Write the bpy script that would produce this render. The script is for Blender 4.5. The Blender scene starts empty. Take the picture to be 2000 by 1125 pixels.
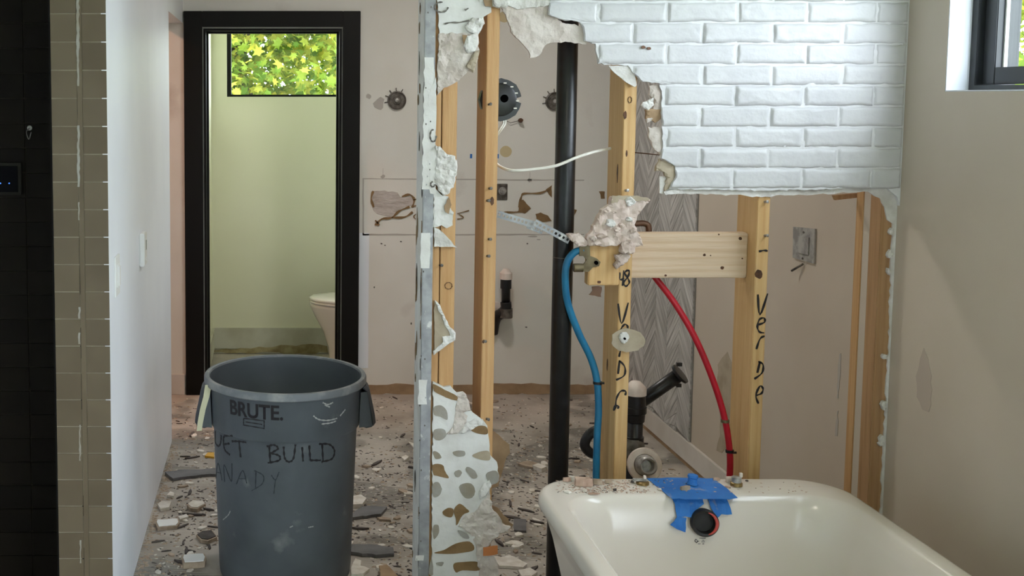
import bpy, bmesh, math, random
from mathutils import Vector, noise
from mathutils.geometry import delaunay_2d_cdt
random.seed(7)
S = bpy.context.scene
COL = S.collection

# ------------------------------------------------------------------ camera
F, PITCH, CX, CY, EYE = 2137.7, .0842, 527.1, 370.1, 1.65      # pixels of a 2000x1125 frame, radians, metres
cd = bpy.data.cameras.new('camera'); cam = bpy.data.objects.new('camera', cd); COL.objects.link(cam)
cd.sensor_width = 36; cd.lens = F / 2000 * 36
cd.shift_x = (1000 - CX) / 2000; cd.shift_y = (CY - 562.5) / 2000
cd.clip_start = .05; cd.clip_end = 200
cam.location = (0, 0, EYE); cam.rotation_euler = (math.pi / 2 - PITCH, 0, 0)
S.camera = cam

# ------------------------------------------------------------------ world, sun, window portals, exposure
S.view_settings.view_transform = 'Standard'; S.view_settings.look = 'None'
S.view_settings.gamma = 1; S.view_settings.use_curve_mapping = False
S.view_settings.exposure = 0.15
w = bpy.data.worlds.new('sky'); S.world = w; w.use_nodes = True
bg = w.node_tree.nodes['Background']
bg.inputs['Color'].default_value = (.80, .90, 1.0, 1); bg.inputs['Strength'].default_value = 12.0
sl = bpy.data.lights.new('sun', 'SUN'); so = bpy.data.objects.new('sun', sl); COL.objects.link(so)
sl.energy = 5; sl.angle = .02; sl.color = (1, .95, .85)
so.rotation_euler = (math.radians(38), 0, math.radians(-25)); so.location = (0, -5, 20)

def portal(name, loc, rot, sx, sy):
    l = bpy.data.lights.new(name, 'AREA'); l.shape = 'RECTANGLE'; l.size = sx; l.size_y = sy
    l.cycles.is_portal = True
    o = bpy.data.objects.new(name, l); COL.objects.link(o); o.location = loc; o.rotation_euler = rot
    return o
# layout of the rooms (metres; x right, y away from the camera, z up)
XL, XR = -.472, 1.875            # corridor wall, window wall
YB, YBB = 5.984, 6.104           # far wall, front and back
YP = 3.247                       # demolished partition, front of its drywall
YS = YP + .0127                  # front of the studs
YW = 6.961                       # far wall of the toilet room
CEIL = 2.6
WY0, WY1, WZ0, WZ1 = 1.75, 3.053, 1.665, 2.46     # side window
TW0, TW1, TZ0, TZ1 = -.272, 1.15, 1.652, 2.5      # toilet room window
RW0, RW1, RZ0, RZ1 = -2.5, .55, .1, 2.45           # unseen side window, added behind the camera for more daylight
portal('portal_side', (2.10, (WY0 + WY1) / 2, (WZ0 + WZ1) / 2), (0, math.radians(90), 0), WZ1 - WZ0, WY1 - WY0)
portal('portal_toilet', ((TW0 + TW1) / 2, 7.20, (TZ0 + TZ1) / 2), (math.radians(-90), 0, 0), TW1 - TW0, TZ1 - TZ0)
portal('portal_added_window', (2.10, (RW0 + RW1) / 2, (RZ0 + RZ1) / 2), (0, math.radians(90), 0), RZ1 - RZ0, RW1 - RW0)  # sky sampling for the added window behind the camera

# ------------------------------------------------------------------ pixel -> place helpers (points on real planes)
SP, CP = math.sin(PITCH), math.cos(PITCH)
def ray(u, v):
    a = (u - CX) / F; b = (CY - v) / F
    return Vector((a, CP + b * SP, -SP + b * CP))
def W(u, v, Y):
    d = ray(u, v); return d * (Y / d.y) + Vector((0, 0, EYE))
def WX(u, v, X):
    d = ray(u, v); return d * (X / d.x) + Vector((0, 0, EYE))
def WF(u, v, Z=0.):
    d = ray(u, v); return d * ((Z - EYE) / d.z) + Vector((0, 0, EYE))

# ------------------------------------------------------------------ materials
def lin(c):
    return tuple(((x / 255) / 12.92 if x / 255 <= .04045 else ((x / 255 + .055) / 1.055) ** 2.4) for x in c)
MATS = {}
def mat(name, col, rough=.6, col2=None, scale=8., detail=4., lo=.4, hi=.65, bump=0., bscale=60., metal=0., spec=.5,
        stretch=(1, 1, 1), coat=0., trans=0., ior=1.45, dirt=None, dscale=3., dlo=.55, dhi=.7, rnd=0.):
    m = bpy.data.materials.new(name); m.use_nodes = True; MATS[name] = m
    nt = m.node_tree; N, L = nt.nodes, nt.links
    b = N['Principled BSDF']
    b.inputs['Roughness'].default_value = rough; b.inputs['Metallic'].default_value = metal
    b.inputs['Specular IOR Level'].default_value = spec; b.inputs['Coat Weight'].default_value = coat
    b.inputs['Transmission Weight'].default_value = trans; b.inputs['IOR'].default_value = ior
    tc = N.new('ShaderNodeTexCoord'); mp = N.new('ShaderNodeMapping'); mp.inputs['Scale'].default_value = stretch
    L.new(tc.outputs['Object'], mp.inputs['Vector'])
    if rnd:
        oi0 = N.new('ShaderNodeObjectInfo'); vm = N.new('ShaderNodeVectorMath'); vm.operation = 'SCALE'; vm.inputs[0].default_value = (37, 61, 23)
        L.new(oi0.outputs['Random'], vm.inputs['Scale']); L.new(vm.outputs[0], mp.inputs['Location'])
    def mixc(a, c2, fac):
        mx = N.new('ShaderNodeMix'); mx.data_type = 'RGBA'
        L.new(fac, mx.inputs[0])
        for s_, v in ((6, a), (7, c2)):
            if hasattr(v, 'is_output'): L.new(v, mx.inputs[s_])
            else: mx.inputs[s_].default_value = (*v, 1)
        return mx.outputs[2]
    def nz(sc, dt, l, h):
        n = N.new('ShaderNodeTexNoise'); n.inputs['Scale'].default_value = sc; n.inputs['Detail'].default_value = dt
        L.new(mp.outputs[0], n.inputs['Vector'])
        r = N.new('ShaderNodeMapRange'); r.inputs[1].default_value = l; r.inputs[2].default_value = h
        L.new(n.outputs[0], r.inputs[0]); return r.outputs[0], n.outputs[0]
    cur = lin(col)
    if col2:
        fac, _ = nz(scale, detail, lo, hi); cur = mixc(cur, lin(col2), fac)
    if dirt:
        fac, _ = nz(dscale, 6, dlo, dhi); cur = mixc(cur, lin(dirt), fac)
    if rnd:
        oi = N.new('ShaderNodeObjectInfo'); hs = N.new('ShaderNodeHueSaturation')
        r = N.new('ShaderNodeMapRange'); r.inputs[3].default_value = 1 - rnd; r.inputs[4].default_value = 1 + rnd
        L.new(oi.outputs['Random'], r.inputs[0]); L.new(r.outputs[0], hs.inputs['Value'])
        if hasattr(cur, 'is_output'): L.new(cur, hs.inputs['Color'])
        else: hs.inputs['Color'].default_value = (*cur, 1)
        cur = hs.outputs[0]
    if hasattr(cur, 'is_output'): L.new(cur, b.inputs['Base Color'])
    else: b.inputs['Base Color'].default_value = (*cur, 1)
    if bump:
        _, raw = nz(bscale, 5, 0, 1)
        bn = N.new('ShaderNodeBump'); bn.inputs['Strength'].default_value = min(1, bump); bn.inputs['Distance'].default_value = .004 * max(1, bump)
        L.new(raw, bn.inputs['Height']); L.new(bn.outputs[0], b.inputs['Normal'])
    return m
def wood(name, c1, c2, axis='z'):
    m = mat(name, c1, .62, c2, 6, 6, .35, .7, .25, 30, stretch={'z': (14, 14, .7), 'x': (.7, 14, 14)}[axis])
    nt = m.node_tree; N, L = nt.nodes, nt.links; b = N['Principled BSDF']
    src = b.inputs['Base Color'].links[0].from_socket
    tc = N.new('ShaderNodeTexCoord'); mp = N.new('ShaderNodeMapping')
    mp.inputs['Scale'].default_value = {'z': (1, 1, .06), 'x': (.06, 1, 1)}[axis]
    L.new(tc.outputs['Object'], mp.inputs[0])
    wv = N.new('ShaderNodeTexWave'); wv.wave_type = 'RINGS'; wv.rings_direction = axis.upper()
    wv.inputs['Scale'].default_value = 42; wv.inputs['Distortion'].default_value = 5; wv.inputs['Detail'].default_value = 2
    wv.inputs['Detail Scale'].default_value = .6
    L.new(mp.outputs[0], wv.inputs[0])
    mx = N.new('ShaderNodeMix'); mx.data_type = 'RGBA'; mx.blend_type = 'MULTIPLY'; mx.inputs[7].default_value = (.80, .66, .50, 1)
    r = N.new('ShaderNodeMapRange'); r.inputs[1].default_value = .35; r.inputs[4].default_value = .36
    L.new(wv.outputs[0], r.inputs[0]); L.new(r.outputs[0], mx.inputs[0]); L.new(src, mx.inputs[6])
    L.new(mx.outputs[2], b.inputs['Base Color'])
    return m

WALL = mat('wall_paint', (238, 242, 248), .42, (232, 236, 243), 2.2, 3, .4, .65, .08, 120)
WALLB = mat('far_wall_paint', (229, 227, 219), .55, (222, 219, 209), 2.2, 4, .4, .65, .1, 90, dirt=(198, 190, 180), dscale=3.1, dlo=.62, dhi=.8)
WALLR = mat('side_wall_paint', (202, 190, 174), .5, (194, 181, 164), 1.6, 4, .4, .65, .06, 120)
WCW = mat('toilet_room_paint', (236, 234, 208), .5, (230, 228, 200), 1.4, 3, .4, .7, .06, 120)
CEILM = mat('ceiling_paint', (225, 222, 215), .7)
BRK = mat('brick_white_paint', (208, 208, 209), .42, (200, 200, 202), 9, 4, .4, .65, .35, 70)
MORT = mat('mortar_white_paint', (222, 222, 223), .5, (214, 214, 215), 14, 5, .4, .7, .5, 60)
DRY = mat('drywall_painted', (222, 221, 217), .6, (206, 203, 197), 12, 5, .45, .7, .3, 70)
GYP = mat('gypsum_core', (214, 205, 197), .85, (192, 180, 170), 16, 6, .4, .65, .9, 70)
GYPW = mat('gypsum_white', (228, 226, 222), .8, (203, 199, 193), 18, 6, .4, .68, .8, 80)
PAPER = mat('drywall_paper_brown', (170, 143, 112), .85, (150, 124, 96), 14, 5, .4, .65, .3, 60)
PAPERG = mat('drywall_paper_grey', (180, 167, 146), .85, (164, 150, 128), 14, 5, .4, .65, .3, 60)
GLUE = mat('adhesive_brown', (140, 112, 76), .7, (122, 96, 62), 18, 4, .4, .65, .5, 70)
GREYSPOT = mat('exposed_grey_skim', (164, 161, 154), .75, (146, 136, 118), 9, 5, .4, .65, .4, 60)
GALV = mat('galvanised_steel', (164, 165, 167), .5, (138, 139, 142), 24, 5, .4, .65, .2, 60, metal=.35, dirt=(205, 205, 202), dscale=22, dlo=.6, dhi=.66)
PINE = wood('pine_orange', (206, 166, 118), (192, 148, 98))
PINEY = wood('pine_yellow', (215, 180, 128), (202, 162, 108))
PINEX = wood('pine_board', (220, 198, 172), (204, 178, 148), 'x')
PINED = wood('pine_brown', (182, 144, 104), (162, 124, 86))
KNOT = mat('wood_knot', (92, 58, 34), .6, (64, 40, 24), 60, 3)
INK = mat('marker_ink', (26, 22, 26), .6)
INKF = mat('marker_ink_faded', (50, 55, 62), .7)
ABS = mat('black_abs_plastic', (24, 24, 25), .34, (40, 40, 42), 26, 5, .5, .75, .1, 60)
BLACKF = mat('black_frame_paint', (14, 12, 9), .45, spec=.25)
BLACKW = mat('window_frame_black', (44, 46, 49), .35)
PEXB = mat('blue_tube', (34, 118, 158), .35, (28, 100, 140), 12, 3)
PEXR = mat('red_tube', (186, 22, 44), .35, (164, 16, 36), 12, 3)
CAPW = mat('white_plastic_cap', (226, 214, 204), .5, (206, 190, 178), 20, 4)
BRASS = mat('brass', (150, 128, 84), .38, (120, 98, 62), 30, 4, metal=.8)
BRONZE = mat('dull_bronze', (120, 108, 84), .5, (96, 84, 64), 30, 4, metal=.6)
COPPER = mat('dark_copper', (104, 78, 62), .45, metal=.6)
STEEL = mat('steel', (176, 174, 170), .4, (130, 126, 120), 40, 4, metal=.35)
DSTEEL = mat('dull_dark_metal', (112, 106, 99), .5, (72, 67, 61), 40, 4, metal=.2)
CAN = mat('grey_can_plastic', (86, 92, 97), .5, (71, 76, 81), 5, 5, .35, .7, .15, 50, dirt=(128, 130, 130), dscale=9, dlo=.66, dhi=.82)
CANR = mat('grey_can_rim_dusty', (112, 116, 120), .55, (146, 147, 146), 14, 6, .5, .7, .2, 50)
CANH = mat('grey_can_handle', (66, 72, 80), .5, (52, 57, 63), 8, 4)
SCUFF = mat('plaster_scuff', (168, 168, 166), .8)
MTAPE = mat('masking_tape', (206, 204, 172), .8)
PORC = mat('porcelain_white', (236, 233, 224), .08, (232, 228, 217), 2, 2, coat=.5)
PORCO = mat('tub_enamel', (221, 213, 203), .2, coat=.15)
TAPE = mat('blue_painter_tape', (46, 118, 196), .62, (36, 104, 184), 18, 5, .4, .7, .35, 60, dirt=(140, 148, 170), dscale=26, dlo=.62, dhi=.75)
RUB = mat('black_rubber', (30, 28, 28), .5)
REDR = mat('red_gasket', (188, 74, 68), .5)
HOLE = mat('dark_hole', (4, 4, 4), .9, spec=0)
GTILE = mat('taupe_glass_tile', (108, 96, 78), .35, (99, 87, 70), 4, 3, spec=.3, rnd=.05)
GROUT = mat('pale_grout', (150, 141, 122), .8, (128, 118, 100), 16, 5)
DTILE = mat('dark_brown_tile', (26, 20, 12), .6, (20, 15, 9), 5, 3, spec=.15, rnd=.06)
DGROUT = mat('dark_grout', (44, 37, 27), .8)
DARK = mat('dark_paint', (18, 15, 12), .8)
HERR = mat('grey_streak_tile', (204, 202, 198), .45, (150, 147, 142), 3, 5, .35, .65, .05, 60, stretch=(4, 1.5, 22), rnd=.10)
HGROUT = mat('tile_grout_grey', (140, 136, 130), .8)
FLOORM = mat('thinset_floor', (178, 170, 160), .85, (150, 141, 130), 5, 7, .38, .66, .9, 34, dirt=(194, 184, 172), dscale=2.3, dlo=.5, dhi=.72)
def ridges(m):
    N, L = m.node_tree.nodes, m.node_tree.links; b = N['Principled BSDF']; old = b.inputs['Normal'].links[0].from_socket
    tc = N.new('ShaderNodeTexCoord'); wv = N.new('ShaderNodeTexWave'); wv.bands_direction = 'Y'; wv.inputs['Scale'].default_value = 22; wv.inputs['Distortion'].default_value = 1.5; wv.inputs['Detail Scale'].default_value = .4
    L.new(tc.outputs['Object'], wv.inputs[0])
    n = N.new('ShaderNodeTexNoise'); n.inputs['Scale'].default_value = 2.6; L.new(tc.outputs['Object'], n.inputs['Vector'])
    r = N.new('ShaderNodeMapRange'); r.inputs[1].default_value = .5; r.inputs[2].default_value = .56; L.new(n.outputs[0], r.inputs[0])
    bn = N.new('ShaderNodeBump'); bn.inputs['Distance'].default_value = .012; L.new(r.outputs[0], bn.inputs['Strength']); L.new(wv.outputs[0], bn.inputs['Height']); L.new(old, bn.inputs['Normal']); L.new(bn.outputs[0], b.inputs['Normal'])
ridges(FLOORM)
CHW = mat('cream_chip', (226, 220, 210), .75, (206, 196, 182), 30, 4, rnd=.08)
CHT = mat('tan_chip', (176, 158, 138), .8, (148, 130, 112), 30, 4, rnd=.1)
CHP = mat('pinkish_chip', (214, 198, 188), .85, (194, 174, 162), 30, 5, rnd=.1)
CHK = mat('pink_brown_chunk', (198, 170, 152), .85, (172, 142, 124), 30, 5, rnd=.08)
CHD = mat('dark_sliver', (88, 80, 76), .8, (70, 62, 58), 30, 4, rnd=.15)
CHG = mat('grey_slab', (112, 110, 110), .7, (94, 92, 92), 12, 5, bump=.3)
GLAZE = mat('white_glaze', (240, 240, 238), .12)
YEL = mat('yellow_chip', (214, 162, 46), .6)
ORA = mat('orange_chip', (196, 124, 72), .7)
PLATE = mat('white_plate', (232, 232, 230), .35)
PLATED = mat('dusty_plate', (172, 170, 164), .6, (136, 134, 130), 26, 6, .4, .6)
SCREEN = mat('grey_screen', (130, 138, 136), .3)
CABLE = mat('white_cable', (226, 222, 212), .5)
BEIGE = mat('beige_spot', (206, 190, 150), .8)
SMUDGE = mat('grey_smudge', (184, 178, 170), .8)
TORN = mat('torn_paper_grey', (202, 194, 188), .9, (180, 170, 162), 26, 6, .4, .65, .8, 40, stretch=(1, 1, 4))
BASEW = mat('baseboard_paint', (214, 208, 200), .5, (202, 194, 184), 4, 4)
BASEG = mat('toilet_baseboard_paint', (204, 202, 184), .55, (184, 180, 158), 5, 5, .4, .65)
BARK = mat('bark', (86, 74, 60), .9, (64, 54, 44), 12, 5, bump=.8, bscale=14)
GROUND = mat('grass_ground', (96, 124, 56), .9, (80, 104, 46), 2, 5)
gl = bpy.data.materials.new('window_glass'); gl.use_nodes = True; MATS['glass'] = gl
_n, _l = gl.node_tree.nodes, gl.node_tree.links
_n.remove(_n['Principled BSDF'])
_t = _n.new('ShaderNodeBsdfTransparent'); _g = _n.new('ShaderNodeBsdfGlossy'); _g.inputs['Roughness'].default_value = .02
_m = _n.new('ShaderNodeMixShader'); _m.inputs[0].default_value = .03
_l.new(_t.outputs[0], _m.inputs[1]); _l.new(_g.outputs[0], _m.inputs[2]); _l.new(_m.outputs[0], _n['Material Output'].inputs[0])
def emit(name, col, st):
    m = bpy.data.materials.new(name); m.use_nodes = True
    b = m.node_tree.nodes['Principled BSDF']; b.inputs['Emission Color'].default_value = (*lin(col), 1); b.inputs['Emission Strength'].default_value = st
    b.inputs['Base Color'].default_value = (*lin(col), 1); return m
LED = emit('blue_led', (70, 130, 255), 1.2)
LAMPW = emit('added_lamp_diffuser', (255, 236, 210), 3)  # glow of the ceiling lamps added out of view
def leafmat(name, c1, c2, c3):
    m = bpy.data.materials.new(name); m.use_nodes = True; N, L = m.node_tree.nodes, m.node_tree.links
    N.remove(N['Principled BSDF'])
    ge = N.new('ShaderNodeNewGeometry'); cr = N.new('ShaderNodeValToRGB')
    e = cr.color_ramp.elements; e[0].color = (*lin(c1), 1); e[1].color = (*lin(c3), 1)
    x = e.new(.5); x.color = (*lin(c2), 1)
    L.new(ge.outputs['Random Per Island'], cr.inputs[0])
    d = N.new('ShaderNodeBsdfDiffuse'); t = N.new('ShaderNodeBsdfTranslucent'); mx = N.new('ShaderNodeMixShader'); mx.inputs[0].default_value = .45
    L.new(cr.outputs[0], d.inputs[0]); L.new(cr.outputs[0], t.inputs[0]); L.new(d.outputs[0], mx.inputs[1]); L.new(t.outputs[0], mx.inputs[2])
    L.new(mx.outputs[0], N['Material Output'].inputs[0]); return m
LEAF = leafmat('leaf_yellow_green', (84, 112, 40), (124, 138, 52), (160, 156, 60))
LEAFD = leafmat('leaf_dark_green', (48, 74, 34), (70, 98, 42), (98, 118, 52))

# ------------------------------------------------------------------ mesh helpers
def tag(o, label=None, cat=None, group=None, kind=None):
    for k, v in (('label', label), ('category', cat), ('group', group), ('kind', kind)):
        if v: o[k] = v
    return o
def link(name, me, m, parent=None, smooth=False):
    o = bpy.data.objects.new(name, me); COL.objects.link(o)
    if m and not me.materials: me.materials.append(m)
    if smooth:
        for p_ in me.polygons: p_.use_smooth = True
    if parent: o.parent = parent; o.matrix_parent_inverse = parent.matrix_world.inverted() if parent.type != 'EMPTY' else o.matrix_parent_inverse
    return o
def pyd(name, v, f, m, parent=None, smooth=False):
    me = bpy.data.meshes.new(name); me.from_pydata([tuple(x) for x in v], [], f); me.update()
    bm = bmesh.new(); bm.from_mesh(me); bmesh.ops.recalc_face_normals(bm, faces=bm.faces); bm.to_mesh(me); bm.free()
    return link(name, me, m, parent, smooth)
def empty(name, label, cat, group=None):
    o = bpy.data.objects.new(name, None); COL.objects.link(o); o.empty_display_size = .05
    return tag(o, label, cat, group)
BF = [(0, 3, 2, 1), (4, 5, 6, 7), (0, 1, 5, 4), (1, 2, 6, 5), (2, 3, 7, 6), (3, 0, 4, 7)]
def boxv(a, b):
    (x0, y0, z0), (x1, y1, z1) = a, b
    return [(x0, y0, z0), (x1, y0, z0), (x1, y1, z0), (x0, y1, z0), (x0, y0, z1), (x1, y0, z1), (x1, y1, z1), (x0, y1, z1)]
def boxes(name, lst, m, parent=None, bevel=0.):
    v, f = [], []
    for a, b in lst:
        k = len(v); v += boxv(a, b); f += [tuple(i + k for i in q) for q in BF]
    o = pyd(name, v, f, m, parent)
    if bevel:
        bm = bmesh.new(); bm.from_mesh(o.data)
        bmesh.ops.bevel(bm, geom=list(bm.edges), offset=bevel, segments=2, affect='EDGES', clamp_overlap=True)
        bm.to_mesh(o.data); bm.free()
    return o
def box(name, a, b, m, parent=None, bevel=0.):
    return boxes(name, [(a, b)], m, parent, bevel)
def ragged(pts, step, amp, rng, closed=True):
    out = []; n = len(pts)
    for i in range(n if closed else n - 1):
        a, b = pts[i], pts[(i + 1) % n]; d = math.hypot(b[0] - a[0], b[1] - a[1]); k = max(1, int(d / step))
        for j in range(k):
            t = j / k; q = (rng.uniform(-amp, amp), rng.uniform(-amp, amp)) if j else (rng.uniform(-amp, amp) * .3, 0)
            out.append((a[0] + (b[0] - a[0]) * t + q[0], a[1] + (b[1] - a[1]) * t + q[1]))
    if not closed: out.append(pts[-1])
    return out
def inside(x, y, P):
    c = False; n = len(P); j = n - 1
    for i in range(n):
        xi, yi = P[i]; xj, yj = P[j]
        if (yi > y) != (yj > y) and x < (xj - xi) * (y - yi) / (yj - yi) + xi: c = not c
        j = i
    return c
def bump_slab(name, P, to3, thick, m, parent=None, grid=0., amp=0., seed=0, nrm=(0, -1, 0), freq=22., dome=0., smooth=False):
    """P: closed outline in a plane's own (a,b) metres; to3 maps (a,b) to a point of the FRONT surface; bulk goes back along -nrm."""
    n = len(P); pts = [Vector(p) for p in P]
    if grid:
        x0, x1 = min(p[0] for p in P), max(p[0] for p in P); y0, y1 = min(p[1] for p in P), max(p[1] for p in P)
        r = random.Random(seed); i = x0 + grid * .5
        while i < x1:
            j = y0 + grid * .5
            while j < y1:
                q = (i + r.uniform(-.3, .3) * grid, j + r.uniform(-.3, .3) * grid)
                if inside(q[0], q[1], P): pts.append(Vector(q))
                j += grid
            i += grid
    res = delaunay_2d_cdt(pts, [(i, (i + 1) % n) for i in range(n)], [], 1, 1e-6)
    v2, faces = res[0], res[2]
    cnt = {}
    for f in faces:
        for i in range(len(f)):
            a, b = f[i], f[(i + 1) % len(f)]; k = (min(a, b), max(a, b))
            cnt[k] = None if k in cnt else (a, b)
    bedge = [e for e in cnt.values() if e]; bs = {i for e in bedge for i in e}
    N = Vector(nrm); fr, bk = [], []
    for i, q in enumerate(v2):
        p = to3(q[0], q[1]); h = 0
        if amp:
            h = amp * (noise.fractal(Vector((q[0] * freq + seed, q[1] * freq, seed * .7)), 1., 2., 4)) + dome * (i not in bs)
            if i in bs: h *= .4
        fr.append(p + N * h); bk.append(p - N * thick)
    k = len(v2)
    F_ = [tuple(f) for f in faces] + [tuple(i + k for i in reversed(f)) for f in faces] + [(b, a, a + k, b + k) for a, b in bedge]
    return pyd(name, fr + bk, F_, m, parent, smooth)
def slab(name, px, Y, thick, m, parent=None, rag=(0, 0), seed=0, grid=0., amp=0., freq=22., dome=0.):
    """outline given where it shows on the vertical plane y = Y"""
    r = random.Random(seed)
    if rag[0]: px = ragged(px, rag[0], rag[1], r)
    P = [(lambda q: (q.x, q.z))(W(u, v, Y)) for u, v in px]
    return bump_slab(name, P, lambda a, b: Vector((a, Y, b)), thick, m, parent, grid, amp, seed, (0, -1, 0), freq, dome)
def slab_right(name, px, X, thick, m, parent=None, rag=(0, 0), seed=0):
    r = random.Random(seed)
    if rag[0]: px = ragged(px, rag[0], rag[1], r)
    P = [(lambda q: (q.y, q.z))(WX(u, v, X)) for u, v in px]
    return bump_slab(name, P, lambda a, b: Vector((X, a, b)), thick, m, parent, 0, 0, seed, (-1, 0, 0))
def blob_px(u, v, ru, rv, n=14, seed=0, rough=.25):
    r = random.Random(seed); return [(u + ru * math.cos(2 * math.pi * i / n) * (1 + r.uniform(-rough, rough)), v + rv * math.sin(2 * math.pi * i / n) * (1 + r.uniform(-rough, rough))) for i in range(n)]
def frame_to(d):
    d = d.normalized(); a = Vector((0, 0, 1)) if abs(d.z) < .9 else Vector((1, 0, 0))
    x = d.cross(a).normalized(); return x, d.cross(x).normalized()
def catmull(P, k=6):
    P = [Vector(p) for p in P]; out = []
    for i in range(len(P) - 1):
        a = P[max(i - 1, 0)]; b = P[i]; c = P[i + 1]; d = P[min(i + 2, len(P) - 1)]
        for j in range(k):
            t = j / k
            out.append(.5 * ((2 * b) + (c - a) * t + (2 * a - 5 * b + 4 * c - d) * t * t + (3 * b - a - 3 * c + d) * t ** 3))
    out.append(P[-1]); return out
def closed(P, k=4):
    n = len(P); out = []
    for i in range(n):
        q = catmull([(*P[(i + j) % n], 0) for j in (-1, 0, 1, 2)], k)[k:2 * k]; out += [(p.x, p.y) for p in q]
    return out
def tube(name, path, r, m, parent=None, n=14, radii=None, caps=True):
    path = [Vector(p) for p in path]; v, f = [], []; up = None
    for i, p in enumerate(path):
        d = (path[min(i + 1, len(path) - 1)] - path[max(i - 1, 0)]).normalized()
        if up is None: x, y = frame_to(d)
        else:
            x = (up - d * up.dot(d)).normalized(); y = d.cross(x)
        up = x; rr = radii[i] if radii else r
        for k in range(n):
            a = 2 * math.pi * k / n; v.append(p + (x * math.cos(a) + y * math.sin(a)) * rr)
    for i in range(len(path) - 1):
        for k in range(n):
            f.append((i * n + k, i * n + (k + 1) % n, (i + 1) * n + (k + 1) % n, (i + 1) * n + k))
    if caps: f += [tuple(range(n)), tuple((len(path) - 1) * n + k for k in range(n))]
    return pyd(name, v, f, m, parent, True) if False else smooth_sides(pyd(name, v, f, m, parent), n)
def smooth_sides(o, n):
    for p_ in o.data.polygons: p_.use_smooth = len(p_.vertices) == 4
    return o
def lathe(name, prof, base, axis, m, parent=None, n=24, caps=True):
    """prof: (distance along axis, radius) pairs"""
    axis = Vector(axis).normalized(); x, y = frame_to(axis); base = Vector(base); v, f = [], []
    for t, r in prof:
        for k in range(n):
            a = 2 * math.pi * k / n; v.append(base + axis * t + (x * math.cos(a) + y * math.sin(a)) * max(r, 1e-5))
    for i in range(len(prof) - 1):
        for k in range(n): f.append((i * n + k, i * n + (k + 1) % n, (i + 1) * n + (k + 1) % n, (i + 1) * n + k))
    if caps: f += [tuple(range(n)), tuple((len(prof) - 1) * n + k for k in range(n))]
    o = pyd(name, v, f, m, parent); o.data.set_sharp_from_angle(angle=math.radians(40)) if hasattr(o.data, 'set_sharp_from_angle') else None
    for p_ in o.data.polygons: p_.use_smooth = True
    return o
def ribbons(name, lines, nf, width, m, parent=None, off=.0012, thick=.0006, fit=True):
    """pen strokes: each line is a list of 3-D points; nf(point) gives the surface normal there"""
    v, f = [], []
    for ln in lines:
        ln = ln if not fit else catmull(ln, 4) if len(ln) > 2 else [Vector(ln[0]), (Vector(ln[0]) + Vector(ln[1])) / 2, Vector(ln[1])]
        k = len(v)
        for i, p in enumerate(ln):
            n = nf(p); d = (ln[min(i + 1, len(ln) - 1)] - ln[max(i - 1, 0)])
            d = d.normalized() if d.length > 1e-7 else Vector((0, 0, 1))
            s_ = n.cross(d).normalized() * width * .5 * (.8 + .3 * math.sin(i * 1.3 + k))
            for q in (p - s_, p + s_): v.append(q + n * (off + thick)); v.append(q + n * (off * .2))
        for i in range(len(ln) - 1):
            a = k + 4 * i; b = a + 4
            f += [(a, a + 2, b + 2, b), (a + 1, b + 1, b + 3, a + 3), (a, b, b + 1, a + 1), (a + 2, a + 3, b + 3, b + 2)]
        f += [(k, k + 1, k + 3, k + 2), (len(v) - 4, len(v) - 2, len(v) - 1, len(v) - 3)]
    return pyd(name, v, f, m, parent)
def px_strokes(name, groups, Y, width, m, parent):
    for lines in groups: px_stroke(name, lines, Y, width, m, parent)
def px_stroke(name, lines, Y, width, m, parent):
    return ribbons(name, [[W(u, v, Y) for u, v in l] for l in lines], lambda p: Vector((0, -1, 0)), width, m, parent)
def struct(o): o['kind'] = 'structure'; return o

# ------------------------------------------------------------------ room shell
floor = struct(box('floor', (-2.8, -2.8, -.12), (2.1, 7.2, 0), FLOORM))
struct(box('ceiling', (-2.8, -2.8, CEIL), (2.1, 7.2, CEIL + .15), CEILM))
wl = struct(boxes('wall_left', [((-.612, 3.085, 0), (XL, 5.15, CEIL)), ((-.612, 5.15, 2.049), (XL, YB, CEIL))], WALL))
wb = struct(boxes('wall_back', [((-2.6, YB, 0), (-.36, YBB, CEIL)), ((-.36, YB, 2.02), (.39, YBB, CEIL)), ((.39, YB, 0), (XR, YBB, CEIL))], WALLB))
wr = struct(boxes('wall_right', [((XR, -2.6, 0), (2.06, RW0, CEIL)), ((XR, RW1, 0), (2.06, WY0, CEIL)), ((XR, RW0, 0), (2.06, RW1, RZ0)), ((XR, RW0, RZ1), (2.06, RW1, CEIL)), ((XR, WY1, 0), (2.06, 7.1, CEIL)), ((XR, WY0, 0), (2.06, WY1, WZ0)), ((XR, WY0, WZ1), (2.06, WY1, CEIL))], WALLR))
struct(box('wall_rear', (-2.6, -2.7, 0), (2.06, -2.6, CEIL), WALL))
struct(box('wall_far_left', (-2.75, -2.7, 0), (-2.6, 6.1, CEIL), WALL))
struct(boxes('wall_toilet_room', [((-.50, YBB, 0), (-.37, YW, CEIL)), ((1.25, YBB, 0), (1.38, YW, CEIL))], WCW))
struct(boxes('wall_toilet_back', [((-.5, YW, 0), (TW0, YW + .2, CEIL)), ((TW1, YW, 0), (1.38, YW + .2, CEIL)), ((TW0, YW, 0), (TW1, YW + .2, TZ0)), ((TW0, YW, TZ1), (TW1, YW + .2, CEIL))], WCW))
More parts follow.
